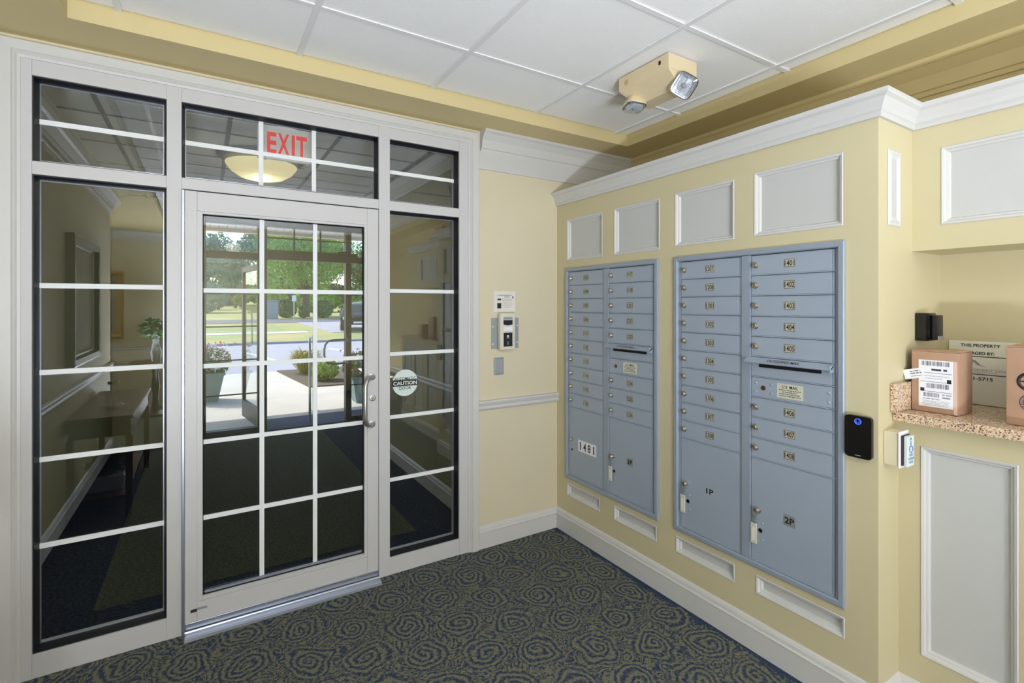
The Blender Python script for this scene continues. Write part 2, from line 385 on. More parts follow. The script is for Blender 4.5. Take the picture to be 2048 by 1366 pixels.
def granite_mat():
    m = bpy.data.materials.new('granite'); m.use_nodes = True; nt = m.node_tree; p = nt.nodes['Principled BSDF']; L = nt.links.new
    tc = nt.nodes.new('ShaderNodeTexCoord')
    v = nt.nodes.new('ShaderNodeTexVoronoi'); v.inputs['Scale'].default_value = 270; L(tc.outputs['Object'], v.inputs['Vector'])
    cr = nt.nodes.new('ShaderNodeValToRGB'); e = cr.color_ramp; e.interpolation = 'CONSTANT'
    cols = [(0, srgb(214, 190, 160)), (.3, srgb(196, 164, 134)), (.52, srgb(226, 208, 184)), (.74, srgb(170, 134, 108)), (.9, srgb(96, 76, 70))]
    e.elements[0].position = 0; e.elements[0].color = cols[0][1]; e.elements[1].position = cols[1][0]; e.elements[1].color = cols[1][1]
    for q in cols[2:]:
        x = e.elements.new(q[0]); x.color = q[1]
    sp = nt.nodes.new('ShaderNodeSeparateColor'); L(v.outputs['Color'], sp.inputs[0]); L(sp.outputs[0], cr.inputs[0]); L(cr.outputs[0], p.inputs['Base Color'])
    p.inputs['Roughness'].default_value = .18; M['granite'] = m
granite_mat()

# wall-plane mappings: (u, out, z) -> world
def pB(x0): return lambda u, o, z: (x0 - o, u, z)          # faces -x, u = world y
def pBt(x0): return lambda u, o, z: (x0 - o, -u, z)        # same, u runs to the viewer's right (-y)
def pA(y0): return lambda u, o, z: (u, y0 - o, z)          # faces -y, u = world x

# ================================================================== SETTING
ZC, ZS = 2.645, 2.57            # tile ceiling, soffit
XW = -2.85                      # left wall of lobby and vestibule
XR = 0.71                       # wall behind the mailbox built-in
YE = -1.893                     # end face of the mailbox built-in
# floors
struct(MB().box(-6.2, XR, -6.2, 0.03, -.1, 0).build('floor', 'carpet_scroll'))
fv = struct(MB().box(XW, .45, .03, 3.9, -.1, -.001).build('floor_vestibule', 'mat_navy'))
MB().box(-2.5, -.84, .44, 3.55, -.001, .002).build('carpet_field', 'mat_olive', fv)
# door wall
gx0, gx1, gz1 = -2.675, -.665, 2.485     # storefront opening
wd = struct(MB().box(gx1, XR, 0, .12, 0, ZC + .1).box(XW - .3, gx0, 0, .12, 0, ZC + .1).box(gx0, gx1, 0, .12, gz1, ZC + .1).build('wall_front', 'wall_paint'))
# left wall, rear walls, recess wall
struct(MB().box(XW - .12, XW, -3.64, 0, 0, ZC + .1).box(-6.2, XW - .12, -3.64, -3.52, 0, ZC + .1).build('wall_left', 'wall_paint'))
struct(MB().box(-6.3, XR + .1, -6.3, -6.2, 0, ZC + .1).box(-6.3, -6.2, -6.2, -3.5, 0, ZC + .1).build('wall_rear', 'wall_paint'))
struct(MB().box(XR, XR + .1, -6.2, .12, 0, ZC + .1).build('wall_right_recess', 'soffit_paint'))
# soffit ring + tray ceiling
TX0, TX1, TY0, TY1 = -2.47, .39, -5.6, -.265
s = MB()
for (a, b, c, d) in ((XW, XR, TY1, 0), (XW, XR, -6.2, TY0), (XW, TX0, TY0, TY1), (TX1, XR, TY0, TY1), (-6.2, XW, -6.2, -3.64)):
    s.box(a, b, c, d, ZS, ZC + .1)
struct(s.build('ceiling_soffit', 'soffit_paint'))
ce = struct(MB().box(-6.3, XR + .1, -6.3, .12, ZC + .1, ZC + .2).build('ceiling', 'tile_white'))
P0x, P0y, PT = .285, -.70, .651
xs = [TX0] + [x for x in (P0x - PT * k for k in range(6, -1, -1)) if TX0 + .05 < x < TX1 - .05] + [TX1]
ys = [TY0] + [y for y in (P0y - PT * k for k in range(9, -1, -1)) if TY0 + .05 < y < TY1 - .05] + [TY1]
tiles = {}
for i in range(len(xs) - 1):
    for j in range(len(ys) - 1):
        wx, wy = xs[i + 1] - xs[i] - .012, ys[j + 1] - ys[j] - .012
        k = (round(wx, 3), round(wy, 3))
        if k not in tiles:
            t = MB().bbox(-wx / 2, wx / 2, -wy / 2, wy / 2, 0, .016, .006).build('ceiling_tile', 'tile_white', ce); tiles[k] = t
        else: t = dup(tiles[k], ce)
        t.location = ((xs[i] + xs[i + 1]) / 2, (ys[j] + ys[j + 1]) / 2, ZC)
for x in xs[1:-1]: MB().box(x - .012, x + .012, TY0, TY1, ZC - .008, ZC - .001).build('grid_bar', 'tbar_white', ce)
for y in ys[1:-1]: MB().box(TX0, TX1, y - .012, y + .012, ZC - .006, ZC - .0005).build('grid_bar', 'tbar_white', ce)

# crown, frieze, chair rail and baseboard
def crown_prof(z1, zt, out):
    h = zt - z1
    return [(0, z1), (.012, z1), (.016, z1 + .10 * h), (.016, z1 + .14 * h), (.024, z1 + .16 * h), (.028, z1 + .26 * h), (out * .45, z1 + .55 * h), (out * .82, z1 + .82 * h), (out * .9, z1 + .84 * h), (out, z1 + .88 * h), (out, zt), (0, zt)]
CRP = crown_prof(2.445, ZS, .075)
base_prof = [(0, 0), (.016, 0), (.016, .096), (.019, .100), (.014, .108), (.012, .120), (.006, .133), (0, .137)]
rail_prof = [(0, .846), (.012, .850), (.02, .860), (.02, .868), (.014, .876), (.022, .888), (.026, .900), (.022, .908), (0, .910)]
t1 = struct(empty('trim_1'))
MB().sweep([(-.592, 0), (XR, 0)], CRP).build('crown_moulding', 'trim_white', t1)
MB().box(-.610, XR, -.012, 0, 2.337, 2.447).build('frieze_board', 'trim_white', t1)
struct(MB().sweep([(XR, 0), (XR, -6.2)], crown_prof(2.43, ZS, .09)).build('trim_2', 'soffit_paint'))
struct(MB().sweep([(-.610, 0), (0.0, 0)], rail_prof).build('trim_3', 'trim_white'))
struct(MB().sweep([(-.612, 0), (0.0, 0), (0.0, YE), (.161, YE), (.161, -3.46), (XR, -3.46)], base_prof).build('baseboard_right', 'trim_white'))
tl = struct(empty('trim_4'))
MB().sweep([(-6.1, -3.64), (XW, -3.64), (XW, 0), (-2.72, 0)], rail_prof).build('chair_rail', 'trim_white', tl)
MB().sweep([(-6.1, -3.64), (XW, -3.64), (XW, 0), (-2.72, 0)], base_prof).build('baseboard', 'trim_white', tl)
MB().sweep([(-6.1, -3.64), (XW, -3.64), (XW, 0), (-2.72, 0)], crown_prof(2.43, ZS, .09)).build('crown_moulding', 'trim_white', tl)
tr5 = struct(empty('trim_5'))
MB().sweep([(XR, -6.2), (-6.2, -6.2)], rail_prof).build('chair_rail', 'trim_white', tr5)
MB().sweep([(XR, -6.2), (-6.2, -6.2)], crown_prof(2.43, ZS, .09)).build('crown_moulding', 'trim_white', tr5)
# storefront casing (three mitred boards)
ca = struct(empty('trim_6'))
cx0, cx1, cz1 = -2.722, -.610, 2.550
cw = .066
cprof = [(0, 0), (0, .022), (.004, .026), (.040, .022), (.044, .016), (.050, .018), (.056, .012), (cw, .010), (cw, 0)]
def casing_leg(a, b, name):   # a, b: outer corner list with mitre
    pass
m_ = MB(); n0 = len(m_.v)
def cas_pts(corner): return [corner(i, d) for (i, d) in cprof]
def strip(c0, c1, name):
    q = MB(); A_ = cas_pts(c0); B_ = cas_pts(c1); K = len(A_)
    q.v = A_ + B_
    for k in range(K): q.f.append((k, (k + 1) % K, K + (k + 1) % K, K + k)); q.m.append(0)
    q.f.append(tuple(range(K))); q.m.append(0); q.f.append(tuple(range(K, 2 * K))); q.m.append(0)
    return q.build(name, 'trim_white', ca)
strip(lambda i, d: (cx0 + i, -d, 0), lambda i, d: (cx0 + i, -d, cz1 - i), 'casing_board')
strip(lambda i, d: (cx1 - i, -d, 0), lambda i, d: (cx1 - i, -d, cz1 - i), 'casing_board')
strip(lambda i, d: (cx0 + i, -d, cz1 - i), lambda i, d: (cx1 - i, -d, cz1 - i), 'casing_board')

# ------------------------------------------------------------------ storefront windows and door
FY0, FY1 = -.006, .105          # frame face, frame back
GY = .052                       # glass plane
def pane(x0, x1, z0, z1, par, name='pane', y=GY, mat_='pane_glass', t=.008):
    return MB().box(x0, x1, y, y + t, z0, z1).build(name, mat_, par)
def gasket(x0, x1, z0, z1, par, wdt=.012):
    q = MB(); mp = pA(FY0)
    q.ring(mp, x0, x1, z0, z1, [(0, -.012), (.004, -.012), (wdt, -(GY - FY0) + .001), (wdt, -(GY - FY0) - .001)])
    q.build('gasket', 'gasket', par)
    q = MB(); q.ring(mp, x0 + wdt, x1 - wdt, z0 + wdt, z1 - wdt, [(0, -(GY - FY0) + .0008), (.004, -(GY - FY0) + .0012), (.005, -(GY - FY0) + .0002)])
    q.build('spacer_bar', 'alu', par)
def muntin_h(x0, x1, z, par, hw=.0105): MB().box(x0, x1, GY - .006, GY - .001, z - hw, z + hw).build('muntin', 'muntin_white', par)
def muntin_v(x, z0, z1, par, hw=.0105): MB().box(x - hw, x + hw, GY - .0062, GY - .0012, z0, z1).build('muntin', 'muntin_white', par)
def member(name, x0, x1, z0, z1, par, y0=FY0, y1=FY1): return MB().bbox(x0, x1, y0, y1, z0, z1, .0015).build(name, 'frame_metal', par)
ROWS = [.509, .864, 1.222, 1.58]
def sidelight(name, jx0, jx1, x0, x1, mx0, mx1):
    wdw = struct(empty(name, ((x0 + x1) / 2, 0, 0)))
    wdw.location = (0, 0, 0)
    member('jamb', jx0, jx1, 0, 2.485, wdw); member('mullion', mx0, mx1, 0, 2.485, wdw)
    member('sill_rail', x0, x1, 0, .095, wdw, FY0 + .002); member('middle_rail', x0, x1, 2.026, 2.079, wdw, FY0 + .002); member('head_rail', x0, x1, 2.423, 2.485, wdw, FY0 + .002)
    for (z0, z1) in ((.095, 2.026), (2.079, 2.423)):
        gasket(x0, x1, z0, z1, wdw); pane(x0 + .003, x1 - .003, z0 + .003, z1 - .003, wdw)
    for z in ROWS: muntin_h(x0 + .012, x1 - .012, z, wdw)
    muntin_h(x0 + .012, x1 - .012, 2.253, wdw)
    return wdw
w1 = sidelight('window_1', -2.675, -2.624, -2.624, -2.180, -2.180, -2.124)
w3 = sidelight('window_3', -.735, -.665, -1.160, -.735, -1.222, -1.160)
w2 = struct(empty('window_2'))
member('head_rail', -2.124, -1.222, 2.423, 2.485, w2, FY0 + .002); member('transom_bar', -2.124, -1.222, 2.028, 2.079, w2, FY0 + .002)
gasket(-2.124, -1.222, 2.079, 2.423, w2); pane(-2.121, -1.225, 2.082, 2.42, w2)
muntin_h(-2.112, -1.234, 2.253, w2); muntin_v(-1.797, 2.091, 2.411, w2); muntin_v(-1.549, 2.091, 2.411, w2)
# door leaf
d1 = struct(empty('door_1'))
DX0, DX1, DZ0, DZ1 = -2.112, -1.226, .036, 2.022
gX0, gX1, gZ0, gZ1 = -2.043, -1.301, .155, 1.921
DY0, DY1 = -.010, .040
def dmem(n, x0, x1, z0, z1, y0=DY0, m='frame_metal'): return MB().bbox(x0, x1, y0, DY1, z0, z1, .0015).build(n, m, d1)
dmem('stile', DX0, gX0 - .022, DZ0, DZ1); dmem('stile', gX1 + .016, DX1, DZ0, DZ1)
dmem('top_rail', gX0 - .0215, gX1 + .0155, gZ1 + .012, DZ1 - .001); dmem('bottom_rail', gX0 - .0215, gX1 + .0155, DZ0 + .001, gZ0 - .018)
MB().bbox(gX0 - .022, gX0, DY0 + .0015, DY1, gZ0 - .017, gZ1 + .0115, .001).build('glazing_bead', 'frame_metal', d1)
MB().bbox(gX1, gX1 + .0155, DY0 + .0015, DY1, gZ0 - .017, gZ1 + .0115, .001).build('glazing_bead', 'frame_metal', d1)
MB().bbox(gX0, gX1, DY0 + .0015, DY1, gZ1, gZ1 + .0115, .001).build('glazing_bead', 'frame_metal', d1)
MB().bbox(gX0, gX1, DY0 + .0015, DY1, gZ0 - .017, gZ0, .001).build('glazing_bead', 'frame_metal', d1)
dg = .022
MB().box(gX0 + .001, gX1 - .001, dg, dg + .008, gZ0 + .001, gZ1 - .001).build('pane', 'pane_glass', d1)
q = MB(); q.ring(pA(0), gX0, gX1, gZ0, gZ1, [(0, -dg + .016), (.004, -dg + .004), (.004, -dg - .001)]); q.build('gasket', 'gasket', d1)
MB().box(gX0 + .01, gX1 - .01, dg - .009, dg - .006, gZ0 + .004, gZ0 + .016).build('spacer_bar', 'alu', d1)
for k in range(1, 5):
    z = gZ0 + (gZ1 - gZ0) * k / 5; MB().box(gX0 + .003, gX1 - .003, dg - .006, dg - .001, z - .0105, z + .0105).build('muntin', 'muntin_white', d1)
for k in range(1, 3):
    x = gX0 + (gX1 - gX0) * k / 3; MB().box(x - .0105, x + .0105, dg - .0062, dg - .0012, gZ0 + .003, gZ1 - .003).build('muntin', 'muntin_white', d1)
MB().bbox(-2.1235, -2.1125, -.020, .05, 0, 2.022, .002).build('hinge_strip', 'alu', d1)
MB().box(-2.112, -1.223, -.004, .03, 2.0225, 2.0275).build('weather_strip', 'gasket', d1)
MB().box(-1.2258, -1.2225, -.002, .03, .036, 2.022).build('weather_strip', 'gasket', d1)
th = MB(); th.sweep([(-2.112, -.075), (-1.224, -.075)], [(0, 0), (-.012, .006), (-.02, .012), (-.05, .014), (-.052, .02), (-.066, .021), (-.07, .012), (-.14, .012), (-.14, 0)])
struct(th.build('door_threshold', 'alu', d1)); 
sw = MB().bbox(DX0 + .002, DX1 - .002, -.016, -.0102, .024, .052, .002).build('sweep_strip', 'alu', d1)
for k in range(4):
    x = DX0 + .12 + k * .215
    MB().lathe([(.004, 0), (.004, .002), (.002, .003)], 10, mp=lambda a, b, c, x=x: (x + a, -.016 - c, .042 + b)).build('screw', 'steel_brushed', sw)
MB().box(-2.09, -2.065, -.0108, -.0102, .094, .108).build('maker_tag', 'maroon', d1)
MB().box(-2.064, -2.025, -.0108, -.0102, .100, .110).build('maker_tag', 'ink_grey', d1)
# pull handle
hp = []
hx, hz0, hz1 = -1.262, .853, 1.110
for k in range(7):
    a = R(90 * k / 6); hp.append((hx - .055 * math.sin(a) * .9, -.012 - .055 * math.sin(a) - .0, hz0 + 0.0 + .0 * k))
hp = [(hx, -.010, hz0), (hx - .012, -.030, hz0), (hx - .030, -.052, hz0 + .004), (hx - .044, -.064, hz0 + .018), (hx - .052, -.070, hz0 + .045),
      (hx - .052, -.070, (hz0 + hz1) / 2), (hx - .052, -.070, hz1 - .045), (hx - .044, -.064, hz1 - .018), (hx - .030, -.052, hz1 - .004), (hx - .012, -.030, hz1), (hx, -.010, hz1)]
ho = MB().tube(hp, .0125, 14).build('pull_handle', 'steel_brushed', d1, True)
for z in (hz0, hz1): MB().lathe([(.019, 0), (.019, .004), (.014, .006)], 18, mp=lambda a, b, c, z=z: (hx + a, -.0102 - c, z + b)).build('rosette', 'steel_brushed', ho, True)
lk = MB().lathe([(.017, 0), (.017, .004), (.013, .006), (.012, .006)], 20, mp=lambda a, b, c: (-1.258 + a, -.0102 - c, .995 + b)).build('lock_cylinder', 'steel_brushed', d1, True)
MB().box(-1.2595, -1.2565, -.0172, -.0165, .985, .999).build('keyhole', 'dark_slot', lk)
# caution sticker on the right sidelight
st = MB(); sc_, sz_, sr_ = -1.052, 1.052, .076
circ = [(sr_ * math.cos(2 * math.pi * k / 48), sr_ * math.sin(2 * math.pi * k / 48)) for k in range(48)]
top = [(x, z) for (x, z) in circ if z > .013]; bot = [(x, z) for (x, z) in circ if z < -.016]
ey = GY - .0012
top.sort(key=lambda p: math.atan2(p[1], p[0])); bot.sort(key=lambda p: math.atan2(p[1], p[0]))
for P_ in (top, bot):
    n = len(P_); st.quad([(sc_ + x, ey, sz_ + z) for (x, z) in P_], 0); st.quad([(sc_ + x, ey + .0006, sz_ + z) for (x, z) in P_], 0)
ST = MB(); ST.v, ST.f, ST.m = st.v, st.f, st.m
mpS = pA(ey)
ST.box(sc_ - .077, sc_ + .077, ey, ey + .0006, sz_ - .0155, sz_ + .0125, 1)
ST.text('AUTOMATIC', .0165, sc_, sz_ + .0245, mpS, .0004, 1, .130, .004); ST.text('CAUTION', .021, sc_, sz_ - .0015, mpS, .0004, 2, .142, .03); ST.text('DOOR', .017, sc_, sz_ - .0305, mpS, .0004, 1, .070, .012)
tag(ST.build('caution_sticker', ['sticker_white', 'ink', 'sticker_white']), 'round white AUTOMATIC CAUTION DOOR sticker on the right sidelight glass', 'sticker')

# ------------------------------------------------------------------ mailbox wall (built-in)
PROF = [(0, .001), (.003, .0035), (.010, .001), (.014, -.006), (.020, -.008), (.024, -.0165), (.026, -.017)]
def panel(par, mpf, u0, u1, z0, z1, prof=PROF, deep=.017):
    p = MB().box(u0 + .002, u1 - .002, -deep - .006, -deep, z0 + .002, z1 - .002, mp=mpf).build('panel', 'panel_white', par)
    MB().ring(mpf, u0, u1, z0, z1, prof).build('panel_moulding', 'trim_white', p)
    return p
ZTOP = 2.168
up = [(-.454, -.109, 1.79, 2.063), (-.897, -.552, 1.79, 2.063), (-1.329, -.995, 1.795, 2.069), (-1.779, -1.423, 1.797, 2.075)]
lo = [(-.433, -.109, .246, .330), (-.876, -.552, .246, .330), (-1.331, -1.001, .248, .331), (-1.785, -1.432, .250, .331)]
mailh = [(-.880, -.109, .376, 1.728), (-1.777, -1.005, .376, 1.732)]
wr = struct(MB().holed(pB(0), YE, 0, 0, ZTOP + .05, up + lo + mailh, .02, .03).box(.02, .03, YE, 0, 0, ZTOP + .05).box(.03, .55, YE, YE + .03, 0, ZTOP + .05).box(0, XR, YE, 0, ZTOP + .05, ZTOP + .07).build('wall_right', 'cabinet_paint'))
for h in up + lo: panel(wr, pB(0), *h)
# end face: thin tall panel
panel(wr, pA(YE), .071, .172, 1.79, 2.068, [(0, .001), (.004, .004), (.012, .002), (.018, .006), (.026, .003), (.030, .0015), (.032, .001)], -.0008)
# upper box over the niche, lower cabinet, niche back
XU, XL, YB = .28, .161, -3.46
upp = [(-2.50, -1.981, 1.796, 2.083), (-3.10, -2.60, 1.796, 2.083)]
wu = struct(MB().holed(pB(XU), YB, YE, 1.706, ZTOP + .05, upp, .02, .03).box(XU + .02, XR, YB, YE, 1.706, 1.72).box(XU + .02, XR, YB, YB + .02, 1.72, ZTOP + .05).box(XU, XR, YB, YE, ZTOP + .05, ZTOP + .07).build('wall_right_upper', 'cabinet_paint'))
for h in upp: panel(wu, pB(XU), *h)
lop = [(-2.215, -1.960, .238, .992), (-2.62, -2.33, .238, .992), (-3.03, -2.74, .238, .992), (-3.38, -3.12, .238, .992)]
wl = struct(MB().holed(pB(XL), YB, YE, 0, 1.074, lop, .02, .03).box(XL + .02, XR, YB, YB + .02, 0, 1.074).build('wall_right_lower', 'cabinet_paint'))
for h in lop: panel(wl, pB(XL), *h)
struct(MB().box(.55, .56, YB, YE, 1.0, 1.75).build('wall_right_niche', 'cabinet_paint'))
tc_ = struct(MB().sweep([(0, .0), (0, YE), (XU, YE), (XU, YB), (XR, YB)], [(0, 2.168), (.010, 2.168), (.014, 2.178), (.012, 2.184), (.018, 2.190), (.022, 2.205), (.034, 2.228), (.046, 2.236), (.049, 2.242), (.049, 2.252), (0, 2.252)]).build('trim_7', 'trim_white'))
# granite counter
gc = empty('granite_counter', (.33, -2.67, 1.074))
def rel(o, par):
    o.parent = par; o.matrix_parent_inverse = Matrix.Translation(-par.location)
    return o
rel(MB().bbox(.108, .55, YB - .04, YE - .001, 1.076, 1.110, .005).build('slab', 'granite'), gc)
rel(MB().bbox(.088, .55, YE - .022, YE - .001, 1.1105, 1.213, .003).build('side_splash', 'granite'), gc)
tag(gc, 'speckled tan granite counter under the parcels in the niche', 'counter')

# ------------------------------------------------------------------ mailbox units
RP = .0877
def mailbox_unit(yl, col1, col2, extras, label):
    """yl: left (door-wall side) edge; u = distance to the viewer's right"""
    W, Z0, Z1, ZR = .792, .366, 1.742, 1.715
    root = empty('mailbox_unit', (0, yl, Z0))
    def mp(u, o, z): return (-o, -u, z - Z0)
    fr = MB(); fr.ring(mp, 0, W, Z0, Z1, [(0, -.004), (0, .012), (.004, .0145), (.020, .0145), (.023, .012), (.025, .004), (.025, -.004)])
    fr.box(0.026, W - .026, -.022, -.018, Z0 + .02, Z1 - .02, 0, mp)
    fr.build('frame', 'mail_frame', root)
    for (a, b) in ((.371, .414),): MB().bbox(a, b, -.017, .0075, Z0 + .0255, Z1 - .0255, .002, mp=mp).build('centre_post', 'mail_frame', root)
    MB().box(.0255, .0375, -.017, .003, Z0 + .0255, Z1 - .0255, mp=mp).build('side_strip', 'mail_frame', root)
    MB().box(W - .0345, W - .0255, -.017, .003, Z0 + .0255, Z1 - .0255, mp=mp).build('side_strip', 'mail_frame', root)
    cols = ((.0385, .370), (.415, .7565))
    def lockat(par, u, z, r=.0125, L_=.015):
        MB().lathe([(r * 1.15, 0), (r * 1.15, .002), (r, .003), (r * .98, L_ * .7), (r * .72, L_), (r * .3, L_ * .93)], 14, mp=lambda a, b, c: mp(u + a, .002 + c, z + b)).build('lock', 'lock_nickel', par, True)
    def leaf(u0, u1, zt, zb, name='mailbox_door'):
        d = MB().bbox(u0 + .001, u1 - .013, -.015, .002, zb + .0045, zt - .0015, .0015, mp=mp)
        d.bbox(u0, u1 - .002, -.012, .0065, zb + .0004, zb + .0042, .001, mp=mp)          # drip lip along the foot of the door
        d.bbox(u1 - .012, u1 - .004, -.015, .0005, zb + .0045, zt - .0015, .001, mp=mp)    # hinge edge
        return d.build(name, 'mail_metal', root)
    def plate(par, u, z, txt, w_=.047, h_=.034):
        q = MB().bbox(u - w_ / 2, u + w_ / 2, .0021, .0032, z - h_ / 2, z + h_ / 2, .0008, 0, mp)
        q.ring(mp, u - w_ / 2 + .0008, u + w_ / 2 - .0008, z - h_ / 2 + .0008, z + h_ / 2 - .0008, [(0, .0034), (.0016, .0034)], 1)
        q.text(txt, h_ * .66, u, z, mp, .0035, 1, w_ * .84, .016)
        q.build('number_plate', ['plate_silver', 'ink'], par)
    def rivet(par, u, z, r=.006): MB().lathe([(r, 0), (r * .85, .0025), (r * .4, .004)], 12, mp=lambda a, b, c: mp(u + a, .002 + c, z + b)).build('rivet', 'mail_metal', par, True)
    def hole(par, u, z, r=.0085): MB().lathe([(r, 0), (r, .0012), (r * .75, .0015), (r * .5, .0006)], 16, mp=lambda a, b, c: mp(u + a, .002 + c, z + b)).build('master_lock', 'black_gloss', par)
    for ci, nums in ((0, col1), (1, col2)):
        u0, u1 = cols[ci]; r_ = 0
        for t in nums:
            zt = ZR - r_ * RP; zb = zt - RP
            if t == 'OUT':
                d = leaf(u0, u1, zt, zb, 'outgoing_mail_door')
                h = MB()
                A_ = [(0, zt - .004), (.004, zt - .002), (.030, zt - .022), (.028, zt - .026), (0, zt - .007)]
                q0, q1 = u0 - .018, u1 - .004
                n = len(h.v); h.v += [mp(q0, .002 + o, z) for o, z in A_] + [mp(q1, .002 + o, z) for o, z in A_]; K = len(A_)
                for k in range(K): h.f.append((n + k, n + (k + 1) % K, n + K + (k + 1) % K, n + K + k)); h.m.append(0)
                h.f.append(tuple(range(n, n + K))); h.m.append(0); h.f.append(tuple(range(n + K, n + 2 * K))); h.m.append(0)
                h.bbox(q1 - .006, q1, .002, .030, zt - .034, zt - .006, .002, 0, mp)
                # lettering on the sloping hood
                sl = lambda u, o, z: mp(u, .0068 + .026 * (.5 - z / .02) + .0006, zt - .012 + z * 1.0 + .0006)
                h.text('OUTGOING MAIL', .009, (u0 + u1) / 2 - .02, 0, sl, 0, 1, .135, .004, .25)
                h.build('mail_hood', ['mail_metal', 'ink'], d)
                MB().bbox(u0 + .035, u1 - .050, .0019, .0024, zt - .044, zt - .026, .0004, mp=mp).build('slot', 'dark_slot', d)
            elif t == 'USM':
                d = leaf(u0, u1, zt, zb, 'carrier_door'); z = (zt + zb) / 2
                for (a, b) in ((.022, .018), (.022, -.018), (.092, .018), (.092, -.018), (.318, .018), (.318, -.018)): rivet(d, u0 + a, z + b)
                MB().lathe([(.010, 0), (.010, .003), (.006, .004), (.005, .002)], 16, mp=lambda a, b, c: mp(u0 + .056 + a, .002 + c, z + b)).build('lock', 'brass_dark', d, True)
                q = MB().bbox(u0 + .115, u0 + .222, .0021, .0032, z - .030, z + .030, .0008, 0, mp)
                q.text('U.S. MAIL', .013, u0 + .170, z + .017, mp, .0036, 1, .066, .014)
                for k, (dz, ww) in enumerate(((.004, .090), (-.004, .060), (-.012, .086), (-.020, .088))): q.strokes(u0 + .169, z + dz, ww, .0042, mp, .0036, 1, k)
                q.build('postal_label', ['label_cream', 'ink'], d)
            else:
                d = leaf(u0, u1, zt, zb); z = (zt + zb) / 2
                lockat(d, u0 + .020, z + .002); plate(d, u0 + .168, z + .001, t)
            r_ += 1
        # parcel compartment
        zt = ZR - r_ * RP; zb = Z0 + .026
        d = leaf(u0, u1, zt, zb, 'parcel_door'); e = extras[ci]
        if e == '1481':
            lockat(d, u0 + .026, .628, .009); hole(d, u0 + .028, .562, .007)
            q = MB().bbox(u0 + .090, u0 + .262, .0021, .003, .568, .640, .0006, 0, mp)
            for k, ch in enumerate('1481'): q.text(ch, .050, u0 + .113 + k * .042, .604, mp, .0034, 1, (.010 if ch == '1' else .026), .02)
            q.build('number_sticker', ['label_white', 'ink'], d)
        else:
            lockat(d, u0 + .030, .615, .013, .02); hole(d, u0 + .042, .530, .009)
            for dz in (.562, .492): rivet(d, u0 + .052, dz)
            kk = MB()
            for k in range(6): # key ring chain
                zc = .598 - k * .007; kk.tube([(u0 + .022 + (.003 if k % 2 else -.003) + .006 * math.cos(a), .016 + .004 * math.sin(a), zc + .006 * math.sin(a + .6)) for a in [2 * math.pi * i / 8 for i in range(8)]], .0012, 5, 0, mp, True)
            kk.build('key_ring', 'steel_brushed', d, True)
            kq = MB().bbox(u0 + .002, u0 + .030, .006, .012, .468, .556, .003, 0, mp); kq.box(u0 + .009, u0 + .023, .0121, .0123, .482, .538, 1, mp)
            kq.build('key_tag', ['label_cream', 'paper'], d)
            q = MB().bbox(u0 + .142, u0 + .192, .0021, .0027, .592, .640, .0004, 0, mp); q.text(e, .026, u0 + .167, .616, mp, .0032, 1, .040, .03)
            q.build('compartment_sticker', ['mail_metal' if e == '1P' else 'grey_plate', 'ink'], d)
    tag(root, label, 'mailbox', 'recessed mailbox units')
    return root
mailbox_unit(-.099, ['1003', '1004', '1005', '1006', '1101', '1102', '1103', '1104', '1105', '1106'], ['1107', '1108', '1201', '1202', '1203', 'OUT', 'USM', '1204', '1205', '1206'], ('1481', '2P'), 'grey metal mailbox bank marked 1481 nearest the corner')
mailbox_unit(-.996, ['1207', '1208'] + ['130%d' % k for k in range(1, 9)], ['140%d' % k for k in range(1, 6)] + ['OUT', 'USM', '1406', '1407', '1408'], ('1P', '2P'), 'grey metal mailbox bank numbered 1207 to 1408 beside the black card reader')

# ------------------------------------------------------------------ things on the door wall
nt_ = MB().box(-.495, -.336, -.0016, -.0002, 1.456, 1.587, 0); mpW = pA(0)
nt_.strokes(-.415, 1.562, .10, .004, mpW, .002, 1, 1); nt_.strokes(-.400, 1.551, .035, .006, mpW, .002, 1, 2)
for k in range(6): nt_.strokes(-.398, 1.538 - k * .0105, .075 - .006 * (k % 3), .0036, mpW, .002, 2, 10 + k)
nt_.box(-.468, -.442, -.002, -.0017, 1.530, 1.540, 1); nt_.box(-.470, -.441, -.002, -.0017, 1.478, 1.512, 1); nt_.box(-.358, -.350, -.002, -.0017, 1.542, 1.555, 1)
tag(nt_.build('instruction_notice', ['paper', 'ink', 'ink_grey']), 'white printed instruction sheet taped above the entry intercom', 'notice')
ic = empty('entry_intercom', (-.41, 0, 1.22))
q = MB().bbox(-.513, -.312, -.004, -.0004, 1.224, 1.418, .001).build('back_plate', 'grey_plate'); rel(q, ic)
for (x, z) in ((-.503, 1.365), (-.503, 1.255), (-.322, 1.368), (-.322, 1.262)):
    rel(MB().lathe([(.005, 0), (.004, .002), (.002, .003)], 10, mp=lambda a, b, c: (x + a, -.004 - c, z + b)).build('screw', 'label_white'), ic)
rel(MB().bbox(-.470, -.358, -.040, -.0045, 1.218, 1.450, .008).build('housing', 'ivory_plastic', None, True), ic)
g = MB(); K = 12
g.box(-.447, -.381, -.0416, -.0402, 1.378, 1.405)
g.v += [(-.447 + .066 * k / K, -.0416, 1.378 - .006 * math.sin(math.pi * k / K)) for k in range(K + 1)]; n = len(g.v) - K - 1; g.f.append(tuple(range(n, n + K + 1))); g.m.append(0)
rel(g.build('camera_window', 'black_gloss'), ic)
rel(MB().box(-.447, -.381, -.0416, -.0402, 1.408, 1.424).build('speaker_strip', 'grey_plate'), ic)
rel(MB().box(-.447, -.381, -.0416, -.0402, 1.338, 1.364).build('name_strip', 'label_white'), ic)
